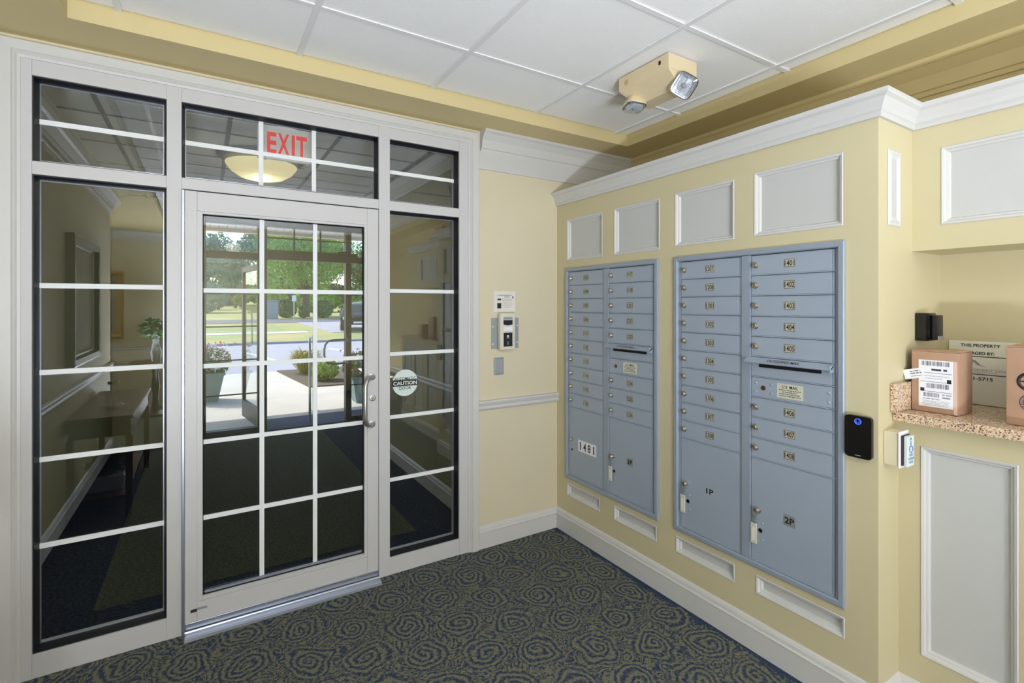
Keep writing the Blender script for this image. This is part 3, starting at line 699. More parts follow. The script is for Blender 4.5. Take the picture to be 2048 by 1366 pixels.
bq = MB().box(-.446, -.382, -.0416, -.0402, 1.240, 1.326, 0); bq.lathe([(.007, 0), (.007, .0008)], 14, 1, lambda a, b, c: (-.415 + a, -.0417 - c, 1.305 + b)); bq.lathe([(.005, 0), (.005, .0008)], 14, 2, lambda a, b, c: (-.415 + a, -.0417 - c, 1.268 + b))
bq.box(-.424, -.406, -.0424, -.0417, 1.292, 1.295, 1); bq.box(-.421, -.409, -.0424, -.0417, 1.254, 1.257, 1)
rel(bq.build('button_panel', ['black_plastic', 'label_white', 'ink_grey']), ic)
tag(ic, 'ivory entry intercom with black button panel on grey plate', 'intercom')
bp_ = empty('blank_switch_plate', (-.459, 0, 1.06))
rel(MB().bbox(-.495, -.424, -.005, -.0004, 1.060, 1.170, .002).build('plate', 'grey_plate'), bp_)
rel(MB().bbox(-.487, -.432, -.0065, -.0048, 1.070, 1.160, .001).build('plate_insert', 'steel_brushed'), bp_)
tag(bp_, 'small blank metal wall plate below the entry intercom', 'wall plate')

# ------------------------------------------------------------------ devices by the niche
cr_ = empty('card_reader', (-.001, -1.839, .946))
rel(MB().bbox(-.010, -.0004, -1.864, -1.814, .970, 1.075, .003).build('mount', 'black_plastic'), cr_)
bm = bmesh.new(); bmesh.ops.create_cube(bm, size=1)
for v in bm.verts: v.co = (-.018 + v.co.x * .016, -1.839 + v.co.y * .086, 1.0225 + v.co.z * .152)
bmesh.ops.bevel(bm, geom=[e for e in bm.edges if abs(e.verts[0].co.x - e.verts[1].co.x) > .01], offset=.012, segments=5, profile=0.5, affect='EDGES')
rel(MB().addbm(bm).build('body', 'black_gloss'), cr_)
mpR = pBt(-.0262)
rel(MB().tube([(1.839 + .010 * math.cos(a), .0004, 1.078 + .010 * math.sin(a)) for a in [2 * math.pi * i / 24 for i in range(24)]], .0016, 6, 0, mpR, True).build('light_ring', 'led_blue'), cr_)
rel(MB().tube([(1.8385 + .0052 * math.cos(a), .0004, 1.0775 + .0052 * math.sin(a)) for a in [R(140) + R(260) * i / 16 for i in range(17)]], .0011, 6, 0, mpR).build('light_ring', 'led_blue'), cr_)
rel(MB().box(1.829, 1.849, 0, .0004, .9545, .957, 0, mpR).build('brand_mark', 'ink_grey'), cr_)
tag(cr_, 'black card reader with glowing blue ring beside the mailboxes', 'card reader')
pb = empty('door_push_button', (.07, YE, .93))
rel(MB().bbox(.036, .100, YE - .046, YE - .0004, .931, 1.050, .003).build('back_box', 'wall_paint'), pb)
rel(MB().bbox(.032, .104, YE - .052, YE - .0465, .927, 1.054, .002).build('cover_plate', 'label_white'), pb)
rel(MB().bbox(.040, .097, YE - .058, YE - .0525, .937, 1.042, .001).build('gap_seal', 'maroon'), pb)
q = MB().bbox(.046, .100, YE - .070, YE - .0585, .934, 1.040, .002, 0); mpP = pA(YE - .070)
q.lathe([(.005, 0), (.005, .0006)], 12, 1, lambda a, b, c: (.071 + a, YE - .0702 - c, 1.030 + b))
q.tube([(.070, .0005, 1.023), (.070, .0005, 1.004), (.083, .0005, 1.003), (.089, .0005, .990)], .0018, 6, 1, mpP)
q.tube([(.072 + .013 * math.cos(a), .0005, .995 + .013 * math.sin(a)) for a in [R(120) + R(250) * i / 16 for i in range(17)]], .0016, 6, 1, mpP)
q.text('PUSH', .009, .073, .974, mpP, .0006, 1, .030, .02); q.text('TO OPERATE', .008, .073, .961, mpP, .0006, 1, .046, .02); q.text('DOOR', .008, .073, .949, mpP, .0006, 1, .030, .02)
rel(q.build('push_plate', ['sticker_white', 'ink_blue']), pb)
tag(pb, 'white box with blue wheelchair push plate for opening the door', 'push button')
cm = empty('security_camera', (.34, YE, 1.36))
rel(MB().bbox(.302, .372, YE - .046, YE - .0004, 1.362, 1.470, .006).build('body', 'black_gloss', None, True), cm)
rel(MB().bbox(.316, .376, YE - .066, YE - .0465, 1.366, 1.462, .006).build('face', 'black_plastic', None, True), cm)
rel(MB().bbox(.318, .372, YE - .0685, YE - .0665, 1.366, 1.382, .001).build('lens_strip', 'alu'), cm)
tag(cm, 'small black rectangular camera on the niche side wall above the labelled parcel', 'camera')

# ------------------------------------------------------------------ parcels and sign in the niche
def parcel(x0, x1, yl, yr, z0, z1, label, marks, flap=True):
    root = empty('parcel', ((x0 + x1) / 2, (yl + yr) / 2, z0))
    rel(MB().bbox(x0, x1, yr, yl, z0, z1 - .004, .006).build('carton', 'card', None, True), root)
    ym = (yl + yr) / 2; xm = (x0 + x1) / 2
    rel(MB().bbox(x0 + .001, xm - .0015, yr + .001, yl - .001, z1 - .0042, z1 - .001, .001).build('flap', 'card'), root)
    rel(MB().bbox(xm + .0015, x1 - .001, yr + .001, yl - .001, z1 - .0042, z1 - .001, .001).build('flap', 'card'), root)
    rel(MB().box(xm - .022, xm + .022, yr - .0004, yl + .0004, z1 - .001, z1 - .0003).build('tape', 'tape'), root)
    marks(root); tag(root, label, 'parcel', 'parcels on the granite counter'); return root
def marks1(root):
    mp = pBt(.205)
    q = MB().box(1.940, 2.040, .0004, .0012, 1.131, 1.300, 0, mp)
    rnd = random.Random(3)
    def bars(u0, u1, z0, z1, n, mi=1):
        u = u0
        while u < u1:
            w_ = rnd.choice((.0009, .0014, .0022)); q.box(u, min(u + w_, u1), .0012, .0014, z0, z1, mi, mp); u += w_ + rnd.choice((.0012, .0018, .0026))
    bars(1.948, 2.030, 1.280, 1.296, 30, 2); q.strokes(2.000, 1.266, .045, .011, mp, .0015, 2, 5)
    for z in (1.253, 1.2215, 1.186): q.box(1.945 + (.012 if z > 1.25 else 0), 2.036, .0012, .0014, z, z + .0013, 1, mp)
    q.strokes(1.992, 1.243, .07, .003, mp, .0015, 3, 1); q.strokes(1.985, 1.234, .05, .003, mp, .0015, 3, 2)
    q.box(2.022, 2.034, .0012, .0014, 1.220, 1.234, 1, mp); q.box(1.945, 1.957, .0012, .0014, 1.187, 1.198, 1, mp)
    bars(1.964, 2.028, 1.199, 1.216, 22, 2); bars(1.955, 2.000, 1.167, 1.182, 16, 2)
    q.strokes(1.978, 1.160, .050, .005, mp, .0015, 3, 3)
    for k in range(4): q.strokes(1.990, 1.152 - k * .0048, .080 - .01 * (k % 2), .0026, mp, .0015, 3, 20 + k)
    q.strokes(2.022, 1.178, .026, .006, mp, .0015, 3, 8); q.strokes(2.022, 1.168, .026, .008, mp, .0015, 3, 9)
    rel(q.build('shipping_label', ['label_white', 'ink', 'ink_navy', 'ink_grey']), root)
    a = R(14)
    def mt(u, o, z): return mp(1.930 + (u * math.cos(a) - z * math.sin(a)), o, 1.247 + (u * math.sin(a) + z * math.cos(a)))
    t = MB().box(-.036, .022, .0016, .0022, -.018, .018, 0, mt); t.strokes(0, .009, .03, .004, mt, .0025, 1, 1); t.strokes(.002, .001, .034, .005, mt, .0025, 1, 2); t.strokes(.002, -.009, .034, .003, mt, .0025, 1, 3)
    rel(t.build('packing_slip', ['label_white', 'ink_navy']), root)
    rel(MB().box(2.041, 2.0506, .0003, .0008, 1.112, 1.300, 0, mp).build('clear_tape', 'clear_tape'), root)
parcel(.205, .335, -1.9165, -2.056, 1.1105, 1.335, 'taped brown parcel with a white shipping label on its front', marks1)
def marks2(root):
    mp = pBt(.196)
    q = MB()
    for rr, w_ in ((.026, .0045),): q.tube([(2.232 + rr * math.cos(a), .0006, 1.255 + rr * math.sin(a)) for a in [2 * math.pi * i / 28 for i in range(28)]], w_, 4, 0, mp, True)
    q.tube([(2.232 + .012 * math.cos(a), .0006, 1.255 + .012 * math.sin(a)) for a in [2 * math.pi * i / 6 for i in range(6)]], .003, 4, 0, mp, True)
    for k in range(6):
        a = 2 * math.pi * k / 6; q.tube([(2.232 + .012 * math.cos(a), .0006, 1.255 + .012 * math.sin(a)), (2.232 + .024 * math.cos(a), .0006, 1.255 + .024 * math.sin(a))], .002, 4, 0, mp)
    for rr in (.027, .018): q.tube([(2.236 + rr * math.cos(a), .0006, 1.188 + rr * math.sin(a)) for a in [2 * math.pi * i / 28 for i in range(28)]], .0011, 4, 1, mp, True)
    for k in range(20):
        a = 2 * math.pi * k / 20; q.tube([(2.236 + .020 * math.cos(a), .0006, 1.188 + .020 * math.sin(a)), (2.236 + .025 * math.cos(a), .0006, 1.188 + .025 * math.sin(a))], .001, 4, 1, mp)
    q.tube([(2.236 + .007 * math.cos(a), .0006, 1.296 + .006 * math.sin(a)) for a in [2 * math.pi * i / 14 for i in range(14)]], .0028, 4, 0, mp, True)
    rel(q.build('printed_marks', ['ink', 'ink_navy']), root)
parcel(.196, .40, -2.176, -2.42, 1.1105, 1.368, 'plain brown parcel with round black printed marks', marks2)
def marks0(root): pass
parcel(.22, .38, -2.56, -2.72, 1.1105, 1.36, 'upright brown parcel standing beyond the printed one', marks0)
parcel(.26, .36, -3.02, -3.14, 1.1105, 1.26, 'small brown parcel at the far end of the granite counter', marks0)
ps = empty('property_sign', (.545, -2.06, 1.1105))
lean = lambda u, o, z: (.546 - o - .012 * (1.40 - z) / .29, -u, z)
u0, u1 = 1.925, 2.205
rel(MB().box(u0, u1, -.001, .002, 1.112, 1.358, 0, lean).build('board', 'sign_cream'), ps)
q = MB()
q.text('THIS PROPERTY', .0125, 2.020, 1.341, lean, .0026, 0, .118, .03); q.text('IS MANAGED BY:', .0125, 2.003, 1.311, lean, .0026, 0, .118, .03)
for z in (1.298, 1.229): q.box(u0 + .01, u1 - .012, .0021, .0024, z - .0016, z + .0016, 2, lean)
sw_ = [(1.960, 1.286), (1.985, 1.289), (2.008, 1.282), (2.022, 1.266), (2.040, 1.258), (2.024, 1.262), (2.012, 1.266), (2.004, 1.274), (1.985, 1.280), (1.962, 1.279)]
q.quad([lean(u, .0026, z) for u, z in sw_], 1)
q.text('MANAGEMENT CORP', .009, 2.030, 1.246, lean, .0026, 1, .150); q.strokes(2.02, 1.237, .10, .003, lean, .0026, 1, 4)
q.text('391-5715', .0135, 2.018, 1.212, lean, .0026, 0, .082, .03)
rel(q.build('lettering', ['ink_navy', 'ink_grey', 'ink']), ps)
tag(ps, 'cream THIS PROPERTY MANAGED BY sign leaning on the niche back wall', 'sign')
# package on top of the built-in, seen in the glass
tp = empty('top_parcel', (.46, -2.75, 2.24))
rel(MB().bbox(.33, .62, -2.95, -2.55, 2.2405, 2.36, .006).build('carton', 'porch_white'), tp)
for k in range(3): rel(MB().box(.3295, .6205, -2.9505, -2.5495, 2.27 + k * .03, 2.278 + k * .03).build('stripe', 'panel_white'), tp)
rel(MB().bbox(.38, .58, -2.9, -2.65, 2.3605, 2.44, .01).build('red_top_box', 'petal_red'), tp)
tag(tp, 'pale carton with a red box stacked on top of the built-in', 'carton')

# ------------------------------------------------------------------ emergency light on the ceiling
em = empty('emergency_light', (-.165, -1.02, ZC - .008))
ex0, ex1, ey0, ey1 = -.262, -.070, -1.180, -.866; zt = ZC - .0085
h = MB()
def rect(x0, x1, y0, y1, z): return [(x0, y0, z), (x1, y0, z), (x1, y1, z), (x0, y1, z)]
secs = [rect(ex0, ex1, ey0, ey1, zt), rect(ex0, ex1, ey0, ey1, 2.572), rect(ex0 + .004, ex1 - .002, ey0 + .004, ey1 - .004, 2.568), rect(ex0 + .085, ex1 - .012, ey0 + .012, ey1 - .03, 2.512), rect(ex0 + .09, ex1 - .016, ey0 + .016, ey1 - .034, 2.509)]
for r_ in secs: h.v += r_
for i in range(len(secs) - 1):
    for k in range(4): h.f.append((i * 4 + k, i * 4 + (k + 1) % 4, i * 4 + 4 + (k + 1) % 4, i * 4 + 4 + k)); h.m.append(0)
h.f.append((0, 1, 2, 3)); h.m.append(0); n = 4 * (len(secs) - 1); h.f.append((n, n + 1, n + 2, n + 3)); h.m.append(0)
rel(h.build('housing', 'beige_plastic'), em)
rel(MB().box(ex0 - .0008, ex0 - .0002, -1.135, -1.122, 2.600, 2.618).build('test_slot', 'dark_slot'), em)
rel(MB().box(ex0 - .0012, ex0 - .0002, -.93, -.905, 2.588, 2.612).build('indicator', 'tape'), em)
def lamp_head(c, d, face, name='lamp_head', square=True):
    c = Vector(c); d = Vector(d).normalized(); up_ = Vector((0, 0, 1)); a = d.cross(up_).normalized(); b = a.cross(d)
    ca_, sa_ = math.cos(face), math.sin(face); a, b = a * ca_ + b * sa_, b * ca_ - a * sa_
    def mp(x, y, z): p = c + a * x + b * y + d * z; return tuple(p)
    o = MB(); N = 28
    def sect(r, z, e): # superellipse section
        pts = []
        for k in range(N):
            t = 2 * math.pi * k / N; cs, sn = math.cos(t), math.sin(t)
            pts.append(mp(r * math.copysign(abs(cs) ** e, cs), r * math.copysign(abs(sn) ** e, sn), z))
        return pts
    S = [sect(.014, -.052, .9), sect(.030, -.046, .8), sect(.042, -.030, .6), sect(.050, -.008, .5), sect(.053, 0, .45), sect(.052, .004, .45)]
    for r_ in S: o.v += r_
    for i in range(len(S) - 1):
        for k in range(N): o.f.append((i * N + k, i * N + (k + 1) % N, (i + 1) * N + (k + 1) % N, (i + 1) * N + k)); o.m.append(0)
    o.f.append(tuple(range(N))); o.m.append(0)
    hd = rel(o.build(name, 'beige_plastic', None, True), em)
    l = MB(); S = [sect(.0545, -.004, .45), sect(.054, .008, .45), sect(.050, .014, .45), sect(.036, .019, .5), sect(.012, .022, .8)]
    for r_ in S: l.v += r_
    for i in range(len(S) - 1):
        for k in range(N): l.f.append((i * N + k, i * N + (k + 1) % N, (i + 1) * N + (k + 1) % N, (i + 1) * N + k)); l.m.append(0)
    l.f.append(tuple(range(4 * N, 5 * N))); l.m.append(0)
    l.build('lens', 'clear_glass', hd)
    rb = MB()
    for k in range(-5, 6): # lens ribs
        hw = .044 - .0008 * k * k
        rb.box(-hw, hw, k * .0078 - .0009, k * .0078 + .0009, .006, .0125 - .0001 * k * k, 0, mp)
    for k in (-2, 0, 2): rb.box(k * .018 - .0008, k * .018 + .0008, -.04, .04, .006, .0115, 0, mp)
    rb.build('lens_ribs', 'lamp_lens', hd)
    bu = MB().lathe([(.003, .004), (.010, .006), (.012, .012), (.008, .017), (.002, .019)], 14, mp=mp); bu.build('bulb', 'ink_grey', hd, True)
    rf = MB(); rf.v = sect(.048, .0045, .45) + sect(.03, .0005, .6); rf.f = [(k, (k + 1) % N, N + (k + 1) % N, N + k) for k in range(N)] + [tuple(range(N, 2 * N))]; rf.m = [0] * len(rf.f); rf.build('reflector', 'alu', hd)
    return hd
h1 = lamp_head((-.178, -1.196, 2.500), (-.70, -.52, -.42), R(36))
h2 = lamp_head((-.196, -.905, 2.500), (-.10, -.06, -1), R(40))
rel(MB().tube([(-.13, -1.13, 2.53), (-.15, -1.17, 2.515)], .013, 10).build('swivel', 'beige_plastic'), em)
rel(MB().tube([(-.17, -.93, 2.55), (-.185, -.915, 2.54)], .013, 10).build('swivel', 'ivory_plastic'), em)
tag(em, 'beige twin-head emergency light mounted on the tiled ceiling', 'emergency light')

# ------------------------------------------------------------------ vestibule
VX = -.48
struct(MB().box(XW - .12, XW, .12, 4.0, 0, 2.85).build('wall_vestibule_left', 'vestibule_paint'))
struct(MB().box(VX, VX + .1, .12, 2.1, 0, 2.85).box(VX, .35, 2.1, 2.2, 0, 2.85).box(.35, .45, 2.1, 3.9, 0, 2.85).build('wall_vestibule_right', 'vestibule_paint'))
vt = struct(empty('trim_8'))
for pth in ([(XW, 3.85), (XW, .12)], [(VX, .12), (VX, 2.1)]):
    f_ = 1
    pp = pth if pth[0][0] == XW else pth
    # travel so that the moulding lies on the room side
    P_ = [(XW, .12), (XW, 3.85)] if pth[0][0] == XW else [(VX, 2.1), (VX, .12)]
    for nm, pr in (('baseboard', base_prof), ('chair_rail', rail_prof), ('crown_moulding', crown_prof(2.50, ZC, .09))):
        MB().sweep(P_, pr).build(nm, 'trim_white', vt)
vc = struct(MB().box(XW - .12, .45, .12, 3.95, ZC + .02, ZC + .15).build('ceiling_vestibule', 'tile_white'))
vxs = [XW + .02, -2.55, -1.9, -1.25, -.6, .05, .44]; vys = [.13, .46, 1.11, 1.76, 2.41, 3.06, 3.7, 3.84]
for i in range(len(vxs) - 1):
    for j in range(len(vys) - 1):
        if vxs[i] >= -.65 and vys[j] < 2.0: continue
        MB().box(vxs[i] + .012, vxs[i + 1] - .012, vys[j] + .012, vys[j + 1] - .012, ZC, ZC + .02).build('ceiling_tile', 'tile_white', vc)
for x in vxs[1:-1]: MB().box(x - .013, x + .013, .12, 3.85, ZC - .004, ZC + .021).build('grid_bar', 'kerb_grey', vc)
for y in vys[1:-1]: MB().box(XW, .44, y - .013, y + .013, ZC - .003, ZC + .0212).build('grid_bar', 'kerb_grey', vc)
# bowl light
bl = empty('bowl_ceiling_light', (-1.655, 1.6, ZC))
rel(MB().lathe([(.30, 0), (.30, -.012), (.26, -.022), (.05, -.022)], 36, mp=lambda a, b, c: (-1.655 + a, 1.6 + b, ZC - .004 + c)).build('ceiling_pan', 'kerb_grey', None, True), bl)
rel(MB().lathe([(.252, 0), (.250, -.008), (.215, -.055), (.155, -.095), (.06, -.118), (.001, -.121)], 40, mp=lambda a, b, c: (-1.655 + a, 1.6 + b, 2.585 + c)).build('glass_bowl', 'bowl_glass', None, True), bl)
for k in range(3):
    a = R(30 + 120 * k); rel(MB().tube([(-1.655 + .262 * math.cos(a), 1.6 + .262 * math.sin(a), ZC - .02), (-1.655 + .262 * math.cos(a), 1.6 + .262 * math.sin(a), 2.565)], .006, 8).build('finial', 'steel_brushed'), bl)
tag(bl, 'glowing cream glass bowl light on the vestibule ceiling', 'ceiling light')
def point(name, loc, p, c, rad=.12):
    l = bpy.data.lights.new(name, 'POINT'); l.energy = p; l.color = c; l.shadow_soft_size = rad; o = bpy.data.objects.new(name, l); COL.objects.link(o); o.location = loc; return o
point('vestibule_lamp', (-1.655, 1.6, 2.40), 2.5, (1, .9, .74), .1)
# exit sign
xs_ = empty('exit_sign', (-1.61, .6, 2.58))
rel(MB().bbox(-1.768, -1.450, .585, .615, 2.378, 2.578, .004).build('case', 'exit_white'), xs_)
q = MB()
for ch, dx, ww in (('E', -.083, .052), ('X', -.018, .066), ('I', .036, .018), ('T', .084, .062)): q.text(ch, .128, -1.609 + dx, 2.474, pA(.585), .0012, 0, ww, .03)
rel(q.build('lettering', 'exit_red'), xs_)
rel(MB().box(-1.66, -1.56, .57, .63, 2.578, ZC - .004).build('canopy', 'exit_white'), xs_)
tag(xs_, 'white EXIT sign with red letters hanging behind the transom glass', 'exit sign')
# sprinkler
sp_ = empty('sprinkler_head', (-1.33, 1.55, ZC))
rel(MB().lathe([(.035, 0), (.035, -.006), (.012, -.01), (.012, -.03), (.006, -.03)], 16, mp=lambda a, b, c: (-1.33 + a, 1.55 + b, ZC - .004 + c)).build('escutcheon', 'label_white', None, True), sp_)
rel(MB().lathe([(.022, 0), (.022, -.003)], 12, mp=lambda a, b, c: (-1.33 + a, 1.55 + b, ZC - .05 + c)).build('deflector', 'steel_brushed'), sp_)
rel(MB().tube([(-1.342, 1.55, ZC - .03), (-1.345, 1.55, ZC - .042), (-1.33, 1.55, ZC - .05)], .002, 6).tube([(-1.318, 1.55, ZC - .03), (-1.315, 1.55, ZC - .042), (-1.33, 1.55, ZC - .05)], .002, 6).build('frame_arm', 'steel_brushed'), sp_)
tag(sp_, 'small sprinkler head on the vestibule ceiling right of the bowl light', 'sprinkler')

# ------------------------------------------------------------------ outer storefront
YX = 3.85
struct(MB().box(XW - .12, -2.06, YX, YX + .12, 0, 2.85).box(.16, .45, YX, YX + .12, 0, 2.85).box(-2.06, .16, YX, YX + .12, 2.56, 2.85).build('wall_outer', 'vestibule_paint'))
def bz(n, x0, x1, z0, z1, par, y0=YX, y1=YX + .11): return MB().bbox(x0, x1, y0, y1, z0, z1, .003).build(n, 'bronze', par)
w4 = struct(empty('window_4'))
for (a, b) in ((-2.06, -2.02), (-1.502, -1.401), (-.486, -.417), (.12, .16)): bz('mullion', a, b, 0, 2.56, w4)
for (a, b) in ((-2.02, -1.502), (-.417, .12)):
    bz('sill_rail', a, b, 0, .06, w4, YX + .002); bz('transom_bar', a, b, 2.035, 2.115, w4, YX + .002); bz('head_rail', a, b, 2.44, 2.56, w4, YX + .002)
    MB().box(a + .002, b - .002, YX + .05, YX + .058, .061, 2.034).build('pane', 'clear_glass', w4); MB().box(a + .002, b - .002, YX + .05, YX + .058, 2.116, 2.439).build('pane', 'clear_glass', w4)
    for z in (.46, .86, 1.25, 1.63): MB().box(a, b, YX + .046, YX + .05, z - .008, z + .008).build('muntin', 'bronze', w4)
bz('head_rail', -1.401, -.486, 2.44, 2.56, w4, YX + .002); MB().box(-1.40, -.487, YX + .05, YX + .058, 2.12, 2.439).build('pane', 'clear_glass', w4)
for x in (-1.095, -.79): MB().box(x - .01, x + .01, YX + .046, YX + .05, 2.12, 2.44).build('muntin', 'bronze', w4)
MB().box(-1.401, -.486, YX + .046, YX + .05, 2.3, 2.316).build('muntin', 'bronze', w4)
op = MB().bbox(-1.40, -.36, YX - .10, YX - .001, 2.035, 2.150, .004).build('door_operator', 'bronze', w4)
MB().tube([(-.60, YX - .06, 2.16), (-.50, YX - .06, 2.17), (-.45, YX - .05, 2.20), (-.44, YX - .05, 2.30)], .008, 8).build('cable', 'black_plastic', op)
# outer door: swung open towards the lawn on its left hinge
d2 = struct(empty('door_2', (-1.46, YX + .13, 0))); d2.rotation_euler = (0, 0, R(98))
def bd(n, x0, x1, z0, z1, m='bronze'): return MB().bbox(x0, x1, -.022, .022, z0, z1, .003).build(n, m, d2)
bd('stile', 0, .055, .02, 2.0); bd('stile', .845, .90, .02, 2.0); bd('top_rail', .055, .845, 1.93, 2.0); bd('bottom_rail', .055, .845, .02, .24)
MB().box(.056, .844, -.004, .004, .241, 1.929).build('pane', 'clear_glass', d2)
MB().tube([(.80, -.03, .95), (.80, -.07, .96), (.80, -.08, 1.0), (.80, -.08, 1.35), (.80, -.07, 1.39), (.80, -.03, 1.40)], .012, 10).build('pull_handle', 'steel_brushed', d2, True)
# guide rail by the right post, in the vestibule
gr = empty('guide_rail', (-.62, YX - .02, .7))
rel(MB().tube([(-.47, YX - .004, 1.06), (-.50, YX - .05, 1.06), (-.66, YX - .06, 1.06), (-.72, YX - .06, 1.045), (-.755, YX - .06, 1.0), (-.765, YX - .06, .94), (-.765, YX - .06, .88), (-.755, YX - .06, .82), (-.72, YX - .06, .775), (-.66, YX - .06, .76), (-.50, YX - .05, .76), (-.47, YX - .004, .76)], .013, 10).build('rail_loop', 'steel_brushed', None, True), gr)
for z in (.76, 1.06): rel(MB().lathe([(.028, 0), (.028, .006), (.016, .010)], 14, mp=lambda a, b, c: (-.47 + a, YX - .001 - c, z + b)).build('mounting_flange', 'steel_brushed'), gr)
tag(gr, 'bent steel guide rail loop fixed to the right post of the outer doorway', 'rail')
gb = empty('guard_rail', (-.78, 4.6, -.03))
rel(MB().tube([(-.86, 4.22, -.03), (-.86, 4.22, .92), (-.855, 4.26, 1.0), (-.84, 4.34, 1.05), (-.71, 4.86, 1.05), (-.69, 4.94, 1.0), (-.68, 4.98, .92), (-.68, 4.98, -.03)], .016, 10).build('hoop', 'steel_brushed', None, True), gb)
for (x, y) in ((-.86, 4.22), (-.68, 4.98)): rel(MB().lathe([(.045, 0), (.045, .008), (.02, .012)], 16, mp=lambda a, b, c: (x + a, y + b, -.03 + c)).build('foot_flange', 'steel_brushed'), gb)
tag(gb, 'slender steel guard hoop standing on the walk outside the doorway', 'guard rail')

# ------------------------------------------------------------------ outside
def poly(name, pts, z0, z1, m, par=None):
    q = MB(); n = len(pts); q.v = [(x, y, z0) for x, y in pts] + [(x, y, z1) for x, y in pts]
    q.f = [tuple(range(n)), tuple(range(n, 2 * n))] + [(k, (k + 1) % n, n + (k + 1) % n, n + k) for k in range(n)]; q.m = [0] * len(q.f)
    return q.build(name, m, par)
struct(poly('ground_walk', [(-14, 3.97), (14, 3.97), (14, 9.9), (-14, 9.9)], -.3, -.03, 'concrete'))
struct(poly('ground_road', [(-60, 9.9), (60, 9.9), (60, 19.0), (-60, 19.0)], -.4, -.05, 'asphalt'))
struct(poly('kerb', [(-60, 19.0), (60, 19.0), (60, 19.3), (-60, 19.3)], -.4, .03, 'kerb_grey'))
gz = lambda y: -.02 + .016 * max(0, y - 19.3)
def slope(name, y0, y1, x0, x1, m, dz=0.0, kind=True):
    q = MB(); N = 8
    q.v = [(x, y, gz(y) + dz) for y in (y0, y1) for x in (x0, x1)] + [(x, y, gz(y) + dz - .5) for y in (y0, y1) for x in (x0, x1)]
    q.f = [(0, 1, 3, 2), (4, 6, 7, 5), (0, 4, 5, 1), (2, 3, 7, 6), (0, 2, 6, 4), (1, 5, 7, 3)]; q.m = [0] * 6
    return struct(q.build(name, m))
slope('ground_lawn', 19.3, 120, -80, 80, 'lawn')
slope('ground_sidewalk', 24.6, 25.9, -80, 2.6, 'concrete', .02)
slope('ground_lawn_beyond', 25.9, 33.0, -80, 1.8, 'lawn_green', .015)
slope('ground_drive', 35.5, 41.0, -80, 80, 'asphalt_dark', .02)
slope('ground_parking', 24.0, 35.5, 3.6, 60, 'asphalt', .025)
struct(MB().box(-1.40, .10, 3.97, 4.62, -.03, -.018).build('entry_mat', 'rubber_mat'))
for x in (-3.4, -.4, 2.3, 5.0): struct(poly('road_marking', [(x, 12.6), (x + .12, 12.6), (x + .12 - .6, 15.8), (x - .6, 15.8)], -.05, -.045, 'road_paint'))
# porch: ceiling boards, fascia, column
pc = struct(empty('porch_ceiling'))
pb0 = MB().bbox(0, .115, 3.98, 7.0, 2.80, 2.83, .005).build('board', 'porch_board', pc); pb0.location = (-5.0, 0, 0)
for k in range(1, 64): dup(pb0, pc, (-5.0 + k * .122, 0, 0))
MB().box(-5.1, 2.9, 3.98, 7.0, 2.83, 2.95).build('deck', 'porch_white', pc)
MB().bbox(-5.1, 2.9, 7.0, 7.08, 2.74, 2.98, .01).build('fascia', 'porch_white', pc)
co = empty('porch_column', (.62, 6.6, 0)); co.location = (.62, 6.6, -.03)
rel(MB().bbox(.52, .72, 6.5, 6.7, -.03, .25, .01).build('plinth', 'porch_white'), co); rel(MB().bbox(.545, .695, 6.525, 6.675, .25, 2.72, .01).build('shaft', 'porch_white'), co); rel(MB().bbox(.52, .72, 6.5, 6.7, 2.72, 2.80, .01).build('cap', 'porch_white'), co)
tag(co, 'square white porch column right of the outer doorway', 'column')

def leaves(mb, c, rad, n, size, m=0, shell=.5, flat=1.0, rnd=random):
    for _ in range(n):
        while True:
            p = Vector((rnd.uniform(-1, 1), rnd.uniform(-1, 1), rnd.uniform(-1, 1)))
            if shell < p.length <= 1: break
        q = Vector((c[0] + p.x * rad[0], c[1] + p.y * rad[1], c[2] + p.z * rad[2]))
        a = Vector((rnd.uniform(-1, 1), rnd.uniform(-1, 1), rnd.uniform(-1, 1))).normalized(); b = a.cross(Vector((rnd.uniform(-1, 1), rnd.uniform(-1, 1), rnd.uniform(-1, 1)))).normalized()
        s_ = size * rnd.uniform(.6, 1.3)
        mb.quad([q - a * s_, q + b * s_ * .55, q + a * s_, q - b * s_ * .55], m)
def tree(x, y, zb, h_, rx, rz, lm, label, nl, ls, trunk_h, clusters=9, tr=.18, seed=1, group=None):
    rnd = random.Random(seed); root = empty('tree', (x, y, zb)); t = MB()
    t.tube([(0, 0, -.3), (0, 0, trunk_h * .5), (.05 * h_ * .2, 0, trunk_h), (.0, .1, trunk_h + h_ * .25)], [tr * 1.25, tr, tr * .85, tr * .3], 9)
    for k in range(5):
        a = 2 * math.pi * k / 5 + .4; t.tube([(0, 0, trunk_h * .8), (rx * .28 * math.cos(a), rx * .28 * math.sin(a), trunk_h + h_ * .18), (rx * .6 * math.cos(a), rx * .6 * math.sin(a), trunk_h + h_ * .4)], [tr * .55, tr * .36, tr * .1], 6)
    t.build('trunk', 'bark', root, True)
    f = MB(); zc = h_ - rz
    for k in range(clusters):
        a = 2.4 * k; rr = math.sqrt((k + .5) / clusters) * .62; zz = rnd.uniform(-.45, .5)
        leaves(f, (rx * rr * math.cos(a), rx * rr * math.sin(a), zc + rz * zz), (rx * .5, rx * .5, rz * .46), nl // clusters, ls, 0, .45, 1, rnd)
    f.build('crown', lm, root)
    return tag(root, label, 'tree', group)
tree(5.9, 46.5, gz(46.5), 8.6, 4.4, 3.5, 'leaf_green', 'broad green shade tree between the clipped bushes across the road', 24000, .105, 2.1, 14, .38, 5)
rt = random.Random(11)
